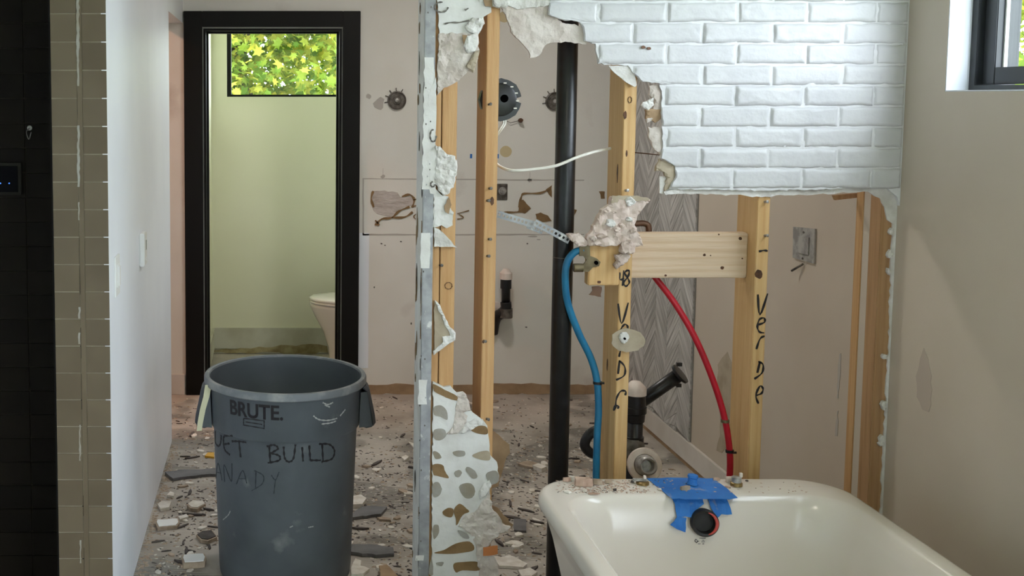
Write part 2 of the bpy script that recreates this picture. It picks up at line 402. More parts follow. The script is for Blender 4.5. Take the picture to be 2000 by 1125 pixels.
# dark shower recess left of the tiled wall end
YSH = 3.47
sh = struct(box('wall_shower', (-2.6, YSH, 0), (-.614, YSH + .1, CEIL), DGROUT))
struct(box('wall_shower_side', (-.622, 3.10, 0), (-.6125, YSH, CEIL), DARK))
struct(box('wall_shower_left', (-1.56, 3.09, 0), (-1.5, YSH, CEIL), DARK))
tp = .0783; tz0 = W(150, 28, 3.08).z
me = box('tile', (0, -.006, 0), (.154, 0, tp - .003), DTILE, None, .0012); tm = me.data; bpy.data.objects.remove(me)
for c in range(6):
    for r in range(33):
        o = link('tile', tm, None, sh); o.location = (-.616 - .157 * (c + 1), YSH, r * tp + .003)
# tiled end of the corridor wall
te = struct(box('wall_tiled_end', (-.612, 3.0765, 0), (XL, 3.085, CEIL), GROUT))
xa, xb_, xc_, xd = -.6115, W(150, 190, 3.07).x, W(161, 190, 3.07).x, W(208, 190, 3.07).x
box('joint_filler', (xb_ + .001, 3.0752, 0), (xc_ - .001, 3.077, CEIL), GTILE, te)
rr = random.Random(3)
for r in range(-4, 30):
    zt = tz0 - r * tp
    z0 = max(.002, zt - tp + .0028); z1 = min(CEIL - .002, zt)
    if z1 - z0 < .01: continue
    for a, b in ((xa, xb_), (xc_, xd)):
        o = box('tile', (a, 3.0745, z0), (b, 3.0775, z1), GTILE, te, .0006)
        o.location.y = rr.uniform(-.0007, .0007)
for i, (v0, v1, ru) in enumerate([(0, 120, 2.4), (120, 168, 1.6), (245, 365, 2.2), (395, 430, 1.5), (600, 622, 2), (650, 672, 2), (830, 900, 1.3), (1055, 1100, 1.6)]):
    u0 = 152 + (v0 * .0125) * .4
    slab('grout_bead', [(u0 - ru, v0), (u0 + ru, v0), (u0 + ru, v1), (u0 - ru, v1)], 3.0735, .003, GREYSPOT, te, (7, 1.1), 40 + i)
for i, (u, v0, v1) in enumerate([(154, 172, 235), (157.5, 425, 575), (159, 640, 700), (160.5, 730, 800), (163, 968, 1008), (163, 1070, 1125)]):
    slab('open_joint', [(u - 2.6, v0), (u + 2.2, v0), (u + 2.6, v1), (u - 2.2, v1)], 3.0755, .001, HOLE if v0 == 968 else DARK, te, (14, .8), 60 + i)

# ------------------------------------------------------------------ windows, door frame, baseboards
def win(name, a, b, bars, gbox, m=BLACKW):
    o = struct(boxes(name, bars, m, None)); struct_child = boxes('glass_pane', [gbox], MATS['glass'], o); return o
fx0, fx1 = 1.938, 2.05
b1 = .028
bars = [((fx0, WY0, WZ0), (fx1, WY0 + b1, WZ1)), ((fx0, WY1 - b1, WZ0), (fx1, WY1, WZ1)), ((fx0, WY0 + b1, WZ0), (fx1, WY1 - b1, WZ0 + b1 * .6)), ((fx0, WY0 + b1, WZ1 - b1), (fx1, WY1 - b1, WZ1))]
w2 = struct(boxes('window_2', bars, BLACKW))
boxes('reveal_lining', [((XR + .0005, WY1 - .004, WZ0), (fx0, WY1 - .0005, WZ1)), ((XR + .0005, WY0 + .0005, WZ0), (fx0, WY0 + .004, WZ1)), ((XR + .0005, WY0 + .004, WZ0 + .0005), (fx0, WY1 - .004, WZ0 + .004)), ((XR + .0005, WY0 + .004, WZ1 - .004), (fx0, WY1 - .004, WZ1 - .0005))], WALL, w2)
sa, sb = WY0 + .034, WY1 - .034
boxes('sash', [((1.955, sa, WZ0 + .02), (2.02, sa + .05, WZ1 - .034)), ((1.955, sb - .05, WZ0 + .02), (2.02, sb, WZ1 - .034)), ((1.955, sa + .05, WZ0 + .02), (2.02, sb - .05, WZ0 + .065)), ((1.955, sa + .05, WZ1 - .08), (2.02, sb - .05, WZ1 - .034))], BLACKW, w2, .002)
box('glass_pane', (1.985, sa + .05, WZ0 + .065), (1.991, sb - .05, WZ1 - .08), MATS['glass'], w2)
boxes('glazing_bead', [((1.975, sb - .056, WZ0 + .065), (1.984, sb - .0502, WZ1 - .08))], PLATE, w2)
w1 = struct(boxes('window_1', [((TW0, YW + .015, TZ0), (TW0 + .026, YW + .12, TZ1)), ((TW1 - .026, YW + .015, TZ0), (TW1, YW + .12, TZ1)), ((TW0 + .026, YW + .015, TZ0), (TW1 - .026, YW + .12, TZ0 + .014)), ((TW0 + .026, YW + .015, TZ1 - .03), (TW1 - .026, YW + .12, TZ1))], BLACKF))
box('glass_pane', (TW0 + .026, YW + .08, TZ0 + .014), (TW1 - .026, YW + .085, TZ1 - .03), MATS['glass'], w1)
w3 = struct(boxes('added_window', [((fx0, RW0, RZ0), (fx1, RW0 + .05, RZ1)), ((fx0, RW1 - .05, RZ0), (fx1, RW1, RZ1)), ((fx0, RW0 + .05, RZ0), (fx1, RW1 - .05, RZ0 + .05)), ((fx0, RW0 + .05, RZ1 - .05), (fx1, RW1 - .05, RZ1)), ((fx0, -1.03, RZ0 + .05), (fx1, -.97, RZ1 - .05))], BLACKW))  # added window out of view, lets extra daylight into the rooms
box('glass_pane', (1.985, RW0 + .05, RZ0 + .05), (1.991, RW1 - .05, RZ1 - .05), MATS['glass'], w3)
# black door casing with jamb and stop
d1 = struct(boxes('door_1', [((-.466, YB - .022, 0), (-.366, YB, 2.113)), ((.396, YB - .022, 0), (.49, YB, 2.113)), ((-.366, YB - .022, 2.028), (.396, YB, 2.113))], BLACKF, None, .002))
boxes('door_jamb', [((-.36, YB - .012, 0), (-.347, YBB + .01, 2.02)), ((.377, YB - .012, 0), (.39, YBB + .01, 2.02)), ((-.347, YB - .012, 2.007), (.377, YBB + .01, 2.02))], BLACKF, d1)
boxes('door_stop', [((-.347, YB + .05, 0), (-.336, YB + .085, 2.007)), ((.366, YB + .05, 0), (.377, YB + .085, 2.007)), ((-.336, YB + .05, 1.996), (.366, YB + .085, 2.007))], BLACKF, d1)
zb = W(500, 641, YW - .012).z
bw = struct(boxes('baseboard_toilet', [((-.37, YW - .014, .035), (1.25, YW, zb)), ((-.37, YBB, .035), (-.356, YW - .014, zb))], BASEG))
slab('torn_edge', [(402, 684), (440, 681), (520, 679), (590, 673), (640, 676), (640, 689), (402, 690)], YW - .016, .002, mat('torn_board_tan', (176, 164, 124), .85, (140, 124, 86), 14, 5), bw, (14, 3), 5)
struct(boxes('baseboard_left', [((-2.6, YB - .014, 0), (-.472, YB, .115))], BASEW, None, .002))
br = struct(boxes('baseboard_right', [((XR - .013, YS + .17, .022), (XR, YB, .118))], BASEW, None, .002))
box('glue_line', (XR - .006, YS + .17, 0), (XR - .0005, YB, .02), PAPER, br)
bb = struct(bump_slab('trim_1', ragged([(.5, .0), (XR - .01, .0), (XR - .01, .055), (1.3, .06), (.9, .05), (.7, .062), (.5, .05)], .05, .006, random.Random(8)), lambda a, b: Vector((a, YB - .004, b)), .0035, PAPER))

# ------------------------------------------------------------------ marks left on the far wall
YM = YB - .0015
def wallmark(name, px, m, rag=(0, 0), seed=0, thick=.0012, parent=wb): return slab(name, px, YB - thick, thick * .9, m, parent, rag, seed)
wallmark('bare_strip', [(702, 455), (721, 455), (719, 719), (696, 719)], WALL, (40, .6), 1)
P = [(709, 349), (1140, 352), (1140, 458), (709, 459)]
wallmark('scar_line', [(708, 348), (1141, 351), (1141, 353), (711, 350), (711, 457), (1141, 457), (1141, 459), (708, 460)], SMUDGE, (16, .5), 2)
wallmark('torn_paper', [(725, 374), (752, 372), (776, 376), (782, 385), (808, 384), (808, 402), (790, 404), (776, 412), (768, 426), (745, 420), (730, 412), (726, 398)], TORN, (7, 1.5), 3, .002)
def smear(lines, width, seed):
    ribbons('adhesive_smear', [[W(u, v, YM) for u, v in l] for l in lines], lambda p: Vector((0, -1, 0)), width, GLUE, wb, .001, .0025)
smear([[(729, 373), (725, 388), (730, 405)], [(785, 384), (800, 380), (809, 390), (805, 405)], [(733, 440), (745, 428), (765, 425), (780, 412), (800, 404)], [(733, 430), (740, 440)], [(765, 425), (790, 424), (806, 414)]], .013, 1)
smear([[(806, 390), (822, 388)], [(806, 403), (818, 402), (815, 415), (808, 424), (822, 433)], [(893, 417), (916, 411)], [(896, 418), (905, 425), (893, 428)]], .006, 2)
smear([[(985, 415), (1010, 414), (1022, 410)], [(1013, 405), (1018, 385), (1024, 378), (1055, 377), (1075, 368)]], .012, 3)
wallmark('adhesive_blob', [(1014, 392), (1022, 390), (1037, 407), (1026, 417), (1012, 415)], GLUE, (5, .8), 4, .003)
wallmark('adhesive_blob', [(1046, 418), (1056, 415), (1070, 421), (1078, 432), (1060, 434), (1048, 428)], GLUE, (5, .8), 5, .003)
wallmark('adhesive_blob', [(1066, 370), (1078, 362), (1078, 386), (1072, 380)], GLUE, (5, .8), 6, .003)
wallmark('adhesive_blob', [(1116, 406), (1127, 410), (1121, 424), (1114, 422)], GLUE, (5, .8), 7, .003)
wallmark('adhesive_blob', [(1170, 374), (1181, 374), (1181, 388), (1174, 388), (1173, 380)], GLUE, (5, .6), 8, .003)
for i, (u, v) in enumerate([(988, 296), (985, 33)]): wallmark('beige_spot', blob_px(u, v, 11.5, 11, 20, i, .03), BEIGE)
for i, (u, v, a, b) in enumerate([(748, 345, 4, 3.5), (1035, 352, 4.5, 4), (741, 202, 10, 12), (720, 188, 5, 5), (745, 476, 2, 1.4), (752, 479, 1.5, 1), (783, 472, 2, 1), (1040, 462, 9, 1.6), (1052, 468, 4, 1.2), (1030, 476, 2, 1.2), (731, 561, 1.6, 1.8), (1028, 639, 2, 1.4), (803, 632, 1.5, 2.5)]):
    wallmark('smudge', blob_px(u, v, a, b, 10, 30 + i, .3), SMUDGE if v < 300 or a > 3 else DSTEEL)
for u in (920, 972): box('tape_bit', tuple(W(u, 305, YB) - Vector((.006, .001, .012))), tuple(W(u, 305, YB) + Vector((.006, -.0002, .012))), TAPE, wb)
box('paint_drip', tuple(W(748, 336, YB) - Vector((.001, .0014, .01))), tuple(W(748, 336, YB) + Vector((.001, -.0002, .02))), SMUDGE, wb)
box('paint_drip', tuple(W(1035, 343, YB) - Vector((.001, .0014, .01))), tuple(W(1035, 343, YB) + Vector((.001, -.0002, .02))), SMUDGE, wb)
# two light-fixture mounts
for (u, v, lab) in ((775, 196, 'round metal light mount left bare on the wall beside the black door frame'), (1083, 198, 'round metal light mount on the far wall half hidden by the black pipe')):
    c = W(u, v, YB - .002); t = empty('light_mount', lab, 'light mount')
    lathe('rim', [(0, .049), (.006, .051), (.012, .050), (.014, .045), (.009, .041)], c, (0, -1, 0), DSTEEL, t, 28)
    pl_ = lathe('plate', [(0, .040), (.006, .040), (.0065, .001)], c, (0, -1, 0), STEEL, t, 28)
    lathe('ring', [(0, .026), (.010, .026), (.012, .022), (.008, .020)], c, (0, -1, 0), DSTEEL, t, 24)
    lathe('boss', [(0, .012), (.016, .011), (.018, .004)], c, (0, -1, 0), STEEL, t, 16)
    for k in range(5):
        a = math.radians(62 + 32 * k); d = Vector((math.cos(a), 0, math.sin(a)))
        tube('tab', [c + d * .048 - Vector((0, .004, 0)), c + d * .068 - Vector((0, .004, 0))], .0025, DSTEEL, t, 6)
    for k in (20, 200):
        a = math.radians(k); lathe('screw', [(0, .005), (.011, .005), (.012, .001)], c + Vector((math.cos(a), 0, math.sin(a))) * .032, (0, -1, 0), DSTEEL, pl_, 10)
# outlet hole with round connector
c = W(979, 375, YB - .001); t = empty('outlet_box', 'small dark outlet box with a round connector set in the far wall', 'outlet box')
boxes('box', [((c.x - .034, YB - .004, c.z - .045), (c.x + .034, YB - .0005, c.z + .045))], DSTEEL, t, .002)
lathe('connector', [(0, .022), (.012, .022), (.014, .016), (.026, .014), (.027, .002)], (c.x + .004, YB - .004, c.z + .006), (0, -1, 0), STEEL, t, 18)
c = W(1016, 235, YB); t = empty('anchor_bolt', 'rusty toggle anchor sticking out of the far wall', 'anchor')
tube('bolt', [c, c + Vector((0, -.05, .002))], .006, COPPER, t, 8); lathe('head', [(0, .011), (.02, .013), (.03, .006)], c + Vector((-.004, -.012, 0)), (0, -1, 0), COPPER, t, 10)
tube('wire_hook', [W(990, 236, YB - .01), W(997, 240, YB - .02), W(1012, 236, YB - .012)], .0018, DSTEEL, t, 6)

# drain stub with white cap on the far wall
t = empty('capped_drain_pipe', 'short black drain pipe with white cap standing out from the far wall', 'pipe')
yb = YB - .075; c0 = W(988, 640, yb)
def pz(v, y=yb, u=988): return W(u, v, y)
tube('pipe', [pz(545), pz(592)], .024, ABS, t, 18)
lathe('coupling', [(0, .030), (.05, .030), (.052, .024)], pz(563), (0, 0, 1), ABS, t, 20)
lathe('cap', [(0, .034), (.034, .034), (.042, .026), (.055, .016), (.058, .003)], pz(545), (0, 0, 1), CAPW, t, 22)
tube('elbow', catmull([pz(590), pz(603), pz(612, yb + .01, 980), pz(617, yb + .03, 972), pz(628, yb + .05, 966), pz(650, yb + .07, 962)], 5), .03, ABS, t, 16)
lathe('hub', [(0, .036), (.05, .036)], pz(620), (0, 0, 1), DSTEEL, t, 20)
lathe('escutcheon', [(0, .045), (.004, .043)], W(968, 605, YB - .001), (0, -1, 0), CAPW, t, 24)

# ------------------------------------------------------------------ chevron tiles on the right wall of the back room
pc = struct(box('wall_tile_panel', (XR - .004, 4.76, .12), (XR - .0005, YB, 2.35), HGROUT))
cw = (YB - 4.765) / 8; pt = .064; sl_ = .17
for c in range(8):
    y0 = 4.765 + c * cw; up = c % 2 == 0
    for r in range(-3, 36):
        zz = .10 + r * pt; za, zb_ = (zz, zz + sl_) if up else (zz + sl_, zz)
        g = .0016
        q = [(y0 + g * .5, za + g), (y0 + cw - g * .5, zb_ + g), (y0 + cw - g * .5, zb_ + pt - g), (y0 + g * .5, za + pt - g)]
        q = [(a, min(max(b, .1195), 2.35)) for a, b in q]
        if max(b for a, b in q) - .1195 < .012 or 2.35 - min(b for a, b in q) < .012: continue
        if len({round(b, 4) for a, b in q}) < 3 and abs(q[0][1] - q[3][1]) < 1e-4: continue
        my, mz = sum(a for a, b in q) / 4, sum(b for a, b in q) / 4; ang = math.atan2(zb_ - za, cw); ca_, sa_ = math.cos(ang), math.sin(ang)
        l2 = [((a - my) * ca_ + (b - mz) * sa_, -(a - my) * sa_ + (b - mz) * ca_) for a, b in q]
        v = [(.003, a, b) for a, b in l2] + [(-.003, a, b) for a, b in l2]
        o = pyd('tile', v, [(0, 1, 2, 3), (4, 7, 6, 5), (0, 4, 5, 1), (1, 5, 6, 2), (2, 6, 7, 3), (3, 7, 4, 0)], HERR, pc)
        o.location = (XR - .007 + random.uniform(-.0006, .0006), my, mz); o.rotation_euler.x = ang
# marks and dusty switch on the right wall behind the partition
XM = XR - .0012
def rmark(name, px, m, rag=(0, 0), seed=0): return slab_right(name, px, XR - .0014, .0012, m, wr, rag, seed)
rmark('scrape', [(1639, 692), (1642, 690), (1641, 735), (1637, 778), (1634, 778), (1636, 735)], SMUDGE, (10, 1), 1)
rmark('scrape', [(1634, 803), (1637, 802), (1635, 852), (1631, 852), (1632, 825)], SMUDGE, (10, 1.4), 2)
rmark('plaster_scar', [(1804, 680), (1812, 700), (1819, 735), (1818, 790), (1813, 805), (1801, 800), (1790, 775), (1789, 735), (1797, 700)], mat('bare_plaster_scar', (184, 170, 156), .8), (12, 2), 3)
rmark('torn_paper', [(1402, 712), (1421, 687), (1431, 712), (1431, 830), (1424, 860), (1410, 885), (1399, 880), (1406, 850), (1403, 780)], PAPERG, (12, 2), 4)
t = empty('wall_switch', 'dusty silver wall switch plate seen between the two right studs', 'switch')
q = [(1549, 443), (1591, 447), (1589, 515), (1548, 503)]
pl_ = slab_right('plate', q, XR - .007, .0065, PLATED, t)
slab_right('rocker', [(1558, 461), (1579, 464), (1578, 498), (1557, 493)], XR - .011, .004, PLATED, t)
for (u, v) in ((1569, 454), (1567, 505)): slab_right('screw', blob_px(u, v, 1.6, 2.2, 8), XR - .0085, .001, DSTEEL, pl_)
t_ = tube('wire_stub', [WX(1568, 516, XR - .006), WX(1556, 523, XR - .012), WX(1546, 529, XR - .02)], .004, DSTEEL, t, 6)
for i, (u, v) in enumerate([(1590, 590), (1650, 640), (1600, 655)]): pass

# ------------------------------------------------------------------ demolished partition
root = struct(empty('wall_partition', 'half-demolished stud partition with white painted brick above and torn drywall edges', 'wall'))
if 'category' in root: del root['category']
X0 = W(830, 190, YP).x
YK = YP - .006     # mortar plane of the brick veneer
def X_at(u, v, Y=YK): return W(u, v, Y).x
def Z_at(v, Y=YK, u=1400): return W(u, v, Y).z
BL = [(1074, -300), (1074, 0), (1071, 28), (1093, 37), (1131, 42), (1139.6, 53), (1141, 80), (1162.7, 85), (1165.5, 103), (1168, 124.5), (1187.6, 126), (1226.7, 128), (1241, 146), (1255, 160), (1287, 162), (1292.5, 178), (1292.5, 213), (1294, 256), (1294, 291.6), (1290.7, 309), (1319, 325), (1321, 341), (1308, 369)]
rb = random.Random(11)
BLr = ragged(BL[1:], 6, 1.6, rb, False); BLr = [BL[0]] + BLr
bot = ragged([(1308, 369), (1400, 369.5), (1480, 372), (1600, 370), (1700, 366), (1735, 368), (1752, 384), (1757, 402)], 7, 1.5, rb, False)
right_top = [(XR, Z_at(402)), (XR, CEIL - .01)]
outl = [(lambda q: (q.x, min(q.z, CEIL - .01)))(W(u, v, YK)) for u, v in BLr + bot[1:]]
outl[0] = (outl[0][0], CEIL - .01)
outl = outl + [(XR - .0005, outl[-1][1]), (XR - .0005, CEIL - .01)]
mb = bump_slab('mortar_bed', outl, lambda a, b: Vector((a, YK, b)), .012, MORT, root, .022, .0022, 3, (0, -1, 0), 40)
# left limit of the veneer as a function of height
bl3 = [(W(u, v, YK).z, W(u, v, YK).x) for u, v in BLr]
def left_at(z):
    best = 0
    for (za, xa_), (zb2, xb2) in zip(bl3, bl3[1:]):
        lo, hi = min(za, zb2), max(za, zb2)
        if lo - 1e-6 <= z <= hi + 1e-6:
            t = 0 if abs(zb2 - za) < 1e-6 else (z - za) / (zb2 - za); best = max(best, xa_ + (xb2 - xa_) * t)
    return best
zc0 = W(1500, 44.5, YK).z; cp = (W(1500, 3.5, YK).z - W(1500, 329, YK).z) / 8
j_odd, j_even = X_at(1306, 24), X_at(1237, 64)
BLn = .2045
zbot = Z_at(369)
def smooth(t): t = max(0, min(1, t)); return t * t * (3 - 2 * t)
for r in range(-10, 9):           # course 0 is the one between 3.5 and 44.5 px
    zt = zc0 + cp - r * cp; zl = zt - cp
    if zt > CEIL - .012: continue
    jj = j_odd if r % 2 == 0 else j_even
    jj += rb.uniform(-.003, .003)
    for k in range(-2, 5):
        xa2, xb2 = jj + k * BLn + .0028 + rb.uniform(-.002, .003), jj + (k + 1) * BLn - .0028 + rb.uniform(-.003, .002)
        xb2 = min(xb2, XR - .004)
        za, zb2 = max(zl + .0026 + rb.uniform(-.001, .001), zbot + .002), zt - .0026 + rb.uniform(-.001, .001)
        lm = max(left_at(za), left_at(zb2), left_at((za + zb2) / 2))
        lmin = min(left_at(za + .003), left_at(zb2 - .003), left_at((za + zb2) / 2))
        if xb2 - max(xa2, lmin) < .02: continue
        nx, nz_ = 30, 12; v, f = [], []
        sd = rb.uniform(0, 100); dep = .0052 * rb.uniform(.6, 1.25); tilt = rb.uniform(-.0012, .0012); rough = rb.choice((.0006, .0009, .0018))
        edge = rb.uniform(.004, .007)
        for j in range(nz_ + 1):
            tz = j / nz_; z = za + (zb2 - za) * tz
            xl = max(xa2, left_at(z) + .0015)
            cut = xl > xa2 + .001
            for i in range(nx + 1):
                tx = i / nx
                tx = .5 - .5 * math.cos(math.pi * tx)
                x = xl + (xb2 - xl) * tx
                nn = noise.noise(Vector((x * 60, z * 60, sd)))
                dl = (x - xl) if not cut else 1; de = min(dl, xb2 - x, z - za, zb2 - z)
                h = dep * smooth((de + .0030 * nn - .0008) / edge) + tilt * (tx - .5) * 2 + rough * noise.fractal(Vector((x * 45, z * 45, sd)), 1, 2, 3) * smooth(de / .006)
                wob = .0024 * noise.noise(Vector((x * 28, z * 20, sd + 9)))
                v.append((x, YK - max(h, .0), z + (wob if 0 < j < nz_ else wob * 1.4)))
        for j in range(nz_):
            for i in range(nx):
                a = j * (nx + 1) + i; f.append((a, a + 1, a + nx + 2, a + nx + 1))
        base = len(v); per = [i for i in range(nx + 1)] + [j * (nx + 1) + nx for j in range(1, nz_ + 1)] + [nz_ * (nx + 1) + i for i in range(nx - 1, -1, -1)] + [j * (nx + 1) for j in range(nz_ - 1, 0, -1)]
        for i in per: v.append((v[i][0], YK + .004, v[i][2]))
        for i in range(len(per)):
            f.append((per[i], base + i, base + (i + 1) % len(per), per[(i + 1) % len(per)]))
        pyd('brick', v, f, BRK, root, True)
for (u, v) in ((1257, 92), (1268, 94)):
    slab('anchor_hole', blob_px(u, v, 4.5, 3, 10, u, .3), YK - .0105, .004, COPPER, root)
# drywall sheet behind the veneer, with its torn lower lip and the strip down the window wall
lip = ragged([(1290, 378), (1302, 381), (1400, 380), (1480, 384), (1590, 381), (1660, 377), (1700, 375), (1722, 388), (1731, 405), (1735, 430), (1746, 437), (1745, 470), (1742, 505), (1743, 540), (1741, 600), (1738, 680), (1735, 735), (1733, 800), (1727, 860), (1725, 950), (1721, 1000)], 9, 2.2, rb, False)
P = [(lambda q: (q.x, q.z))(W(u, v, YP)) for u, v in [(1290, 345)] + lip]
xz = P[-1]
P = P + [(xz[0], .005), (XR - .0005, .005), (XR - .0005, Z_at(345, YP))]
bump_slab('drywall_sheet', P, lambda a, b: Vector((a, YP + .0065, b)), .006, GYPW, root, .03, .002, 5, (0, -1, 0), 30)
for i, (u, v, a, b) in enumerate([(1739, 497, 5, 8), (1737, 530, 5, 6), (1729, 697, 5, 5), (1727, 793, 5, 10), (1724, 860, 5, 10), (1742, 452, 4, 7), (1721, 868, 4, 4)]):
    slab('gypsum_crumb', blob_px(u, v, a, b, 9, 70 + i, .35), YP - .002, .012, GYPW, root, grid=.006, amp=.004, seed=i, dome=.003)
# plaster layer left of the bricks
slab('skim_remnant', [(985, -60), (1080, -60), (1078, 30), (1098, 44), (1136, 50), (1146, 86), (1130, 84), (1110, 82), (1085, 83), (1068, 86), (1058, 102), (1046, 112), (1036, 113), (1030, 96), (1018, 83), (998, 62), (992, 40), (978, 12)], YP + .004, .010, GYP, root, (6, 2), 21, .012, .004, 26, .001)
slab('skim_upper', [(930, -60), (1078, -60), (1076, -5), (1072, 10), (1040, 14), (1010, 18), (992, 10), (975, 16), (962, 12), (958, 0), (935, 2)], YP - .004, .010, GYPW, root, (7, 2), 22, .014, .004, 26, .001)
slab('paper_curl', [(1188, 128), (1226, 128), (1240, 146), (1244, 166), (1240, 170), (1222, 160), (1200, 142)], YP - .002, .004, GYPW, root, (8, 1), 23, .012, .002)
slab('gypsum_crumb', [(1268, 168), (1285, 165), (1292, 185), (1290, 212), (1284, 224), (1272, 236), (1264, 240), (1262, 232), (1275, 215), (1280, 196), (1268, 186)], YP + .003, .010, GYP, root, (6, 1.5), 24, .008, .004, dome=.002)
slab('gypsum_crumb', [(1255, 200), (1276, 190), (1278, 205), (1266, 216), (1252, 206)], YP + .0, .008, GYPW, root, (6, 1.5), 25, .008, .004, dome=.002)
slab('gypsum_crumb', [(1260, 214), (1295, 213), (1293, 230), (1280, 240), (1262, 232)], YP + .002, .010, COPPER if False else PAPER, root, (6, 1.5), 26, .008, .004, dome=.002)
slab('gypsum_crumb', [(1266, 248), (1292, 250), (1294, 290), (1288, 302), (1276, 288), (1268, 270)], YP + .003, .010, GYP, root, (6, 2), 27, .008, .004, dome=.002)
slab('gypsum_crumb', [(1288, 310), (1318, 324), (1320, 344), (1306, 368), (1297, 374), (1302, 348), (1296, 336), (1280, 334)], YP + .002, .010, PAPERG, root, (6, 2), 28, .008, .004, dome=.002)
slab('gypsum_crumb', [(1296, 374), (1330, 366), (1334, 376), (1300, 381)], YP + .001, .010, GYPW, root, (6, 1), 29, .008, .003)
# wall end: side cap, front leg of the corner bead, torn drywall pieces
XE = X0
cap = bump_slab('end_cap', [(YP, 0.), (YP + .166, 0.), (YP + .166, CEIL - .01), (YP, CEIL - .01)], lambda a, b: Vector((XE, a, b)), .0127, DRY, root, .05, .0012, 31, (-1, 0, 0), 30)
rc = random.Random(19)
for i in range(34):
    z = rc.uniform(.05, 2.0); y = rc.choice((rc.uniform(YP + .012, YP + .03), rc.uniform(YP + .1, YP + .15))); h = rc.uniform(.012, .05)
    bump_slab('chipped_spot', [(y + .008 * math.cos(k) * rc.uniform(.6, 1.3), z + h * math.sin(k) * rc.uniform(.6, 1.2)) for k in [2 * math.pi * q / 9 for q in range(9)]], lambda a, b: Vector((XE - .0022, a, b)), .001, GLUE if i % 3 else DSTEEL, root, nrm=(-1, 0, 0))
xq = W(849, 190, YP).x
bead = boxes('corner_bead', [((XE - .0008, YP - .0012, 0), (xq, YP - .0002, CEIL - .01)), ((XE - .0026, YP - .0012, 0), (XE - .0015, YP + .008, CEIL - .01))], GALV, root)
for i, (v0, v1) in enumerate([(-200, -2), (112, 370), (455, 515), (742, 790), (1085, 1095), (508, 524)]):
    ua, ub = 831 - .0177 * v0, 849.5 - .02 * v0; uc, ue = 831 - .0177 * v1, 849.5 - .02 * v1
    slab('joint_compound', [(ua, v0), (ub, v0), (ue, v1), (uc, v1)], YP - .0026, .0012, DRY, root, (10, 1.8), 80 + i, .02, .0012, 40)
slab('joint_compound', [(838, 185), (852, 150), (851, 380), (840, 378), (836, 300)], YP - .003, .001, DRY, root, (10, 1.5), 90, .02, .001)
rz = random.Random(5)
for i in range(30):
    v = rz.uniform(10, 1120); u = 840 - .0185 * v + rz.uniform(-6, 6)
    slab('bead_hole', blob_px(u, v, 1.3, 2.0, 6, i), YP - .0031, .001, SCUFF if i % 2 else DSTEEL, root)
for i, (u, v, a, b) in enumerate([(846, 265, 6, 12), (862, 14, 13, 10), (845, 360, 4, 5)]):
    ribbons('torn_curl', [[W(u + a * math.cos(k * .7), v + b * math.sin(k * .7), YP - .003) for k in range(8)]], lambda p: Vector((0, -1, 0)), .005, DSTEEL, root)
slab('drywall_piece', [(850, -80), (963, -80), (960, 24), (945, 33), (945, 47), (934, 68), (930, 66), (918, 72), (858, 68)], YP, .0125, DRY, root, (9, 1.6), 101, .02, .0012)
slab('plaster_remnant', [(857, 66), (900, 64), (934, 66), (936, 103), (925, 142), (914, 138), (892, 160), (867, 171), (854, 186)], YP - .001, .012, GYP, root, (6, 2), 102, .008, .006, 34, .002)
slab('plaster_lump', [(908, 52), (925, 34), (945, 36), (947, 46), (934, 60), (925, 66), (912, 60)], YP - .008, .014, GYPW, root, (6, 1.5), 103, .007, .007, 40, .004)
slab('paper_curl', [(912, 70), (930, 66), (934, 82), (928, 100), (914, 104), (906, 90)], YP - .012, .006, GYPW, root, (6, 1.5), 104, .008, .004, 30, .004)
slab('paper_curl', [(910, 130), (928, 100), (937, 98), (934, 112), (924, 142)], YP - .010, .006, PAPERG, root, (6, 1), 105, .008, .004, 30, .003)
slab('paper_scrap', [(903, 68), (914, 70), (913, 84), (906, 86)], YP - .010, .002, PAPER, root, (5, .8), 106)
slab('paper_scrap', [(940, -10), (960, -4), (962, 14), (948, 12)], YP - .006, .003, PAPER, root, (5, 1), 107)
slab('plaster_lump', [(962, -6), (990, -8), (996, 6), (988, 16), (968, 12)], YP - .014, .016, GYPW, root, (5, 1.5), 108, .007, .006, 40, .004)
ribbons('scratch', [[W(868, 47, YP - .002), W(880, 44, YP - .002), W(897, 44, YP - .002), W(916, 40, YP - .002)], [W(908, 20, YP - .002), W(915, 16, YP - .002)]], lambda p: Vector((0, -1, 0)), .005, DSTEEL, root)
slab('torn_drywall', [(850, 283), (860, 286), (872, 300), (890, 305), (893, 330), (890, 352), (886, 366), (874, 380), (866, 382), (856, 372), (848, 350), (852, 320)], YP - .004, .012, GYPW, root, (5, 2), 111, .007, .010, 44, .004)
slab('torn_drywall', [(848, 366), (864, 382), (876, 384), (876, 400), (886, 415), (884, 440), (872, 446), (862, 440), (846, 444)], YP, .010, DRY, root, (6, 1.6), 112, .009, .003, 36)
slab('paper_scrap', [(868, 402), (877, 385), (882, 400), (876, 418), (870, 414)], YP - .005, .003, PAPER, root, (5, 1), 113)
slab('torn_drywall', [(848, 444), (858, 448), (876, 466), (893, 484), (876, 482), (848, 482)], YP - .003, .012, GYPW, root, (7, 1.2), 114, .009, .003, 36)
slab('torn_drywall', [(848, 588), (856, 596), (866, 618), (876, 640), (888, 652), (884, 666), (870, 676), (848, 690)], YP, .010, PAPERG, root, (8, 1.2), 115)
slab('torn_edge', [(849, 586), (856, 592), (866, 612), (876, 634), (890, 650), (889, 664), (866, 680), (847, 694), (846, 686), (866, 668), (864, 658), (880, 656), (872, 640), (860, 612)], YP - .004, .008, GYPW, root, (6, 1.6), 116, .008, .006, 40, .003)
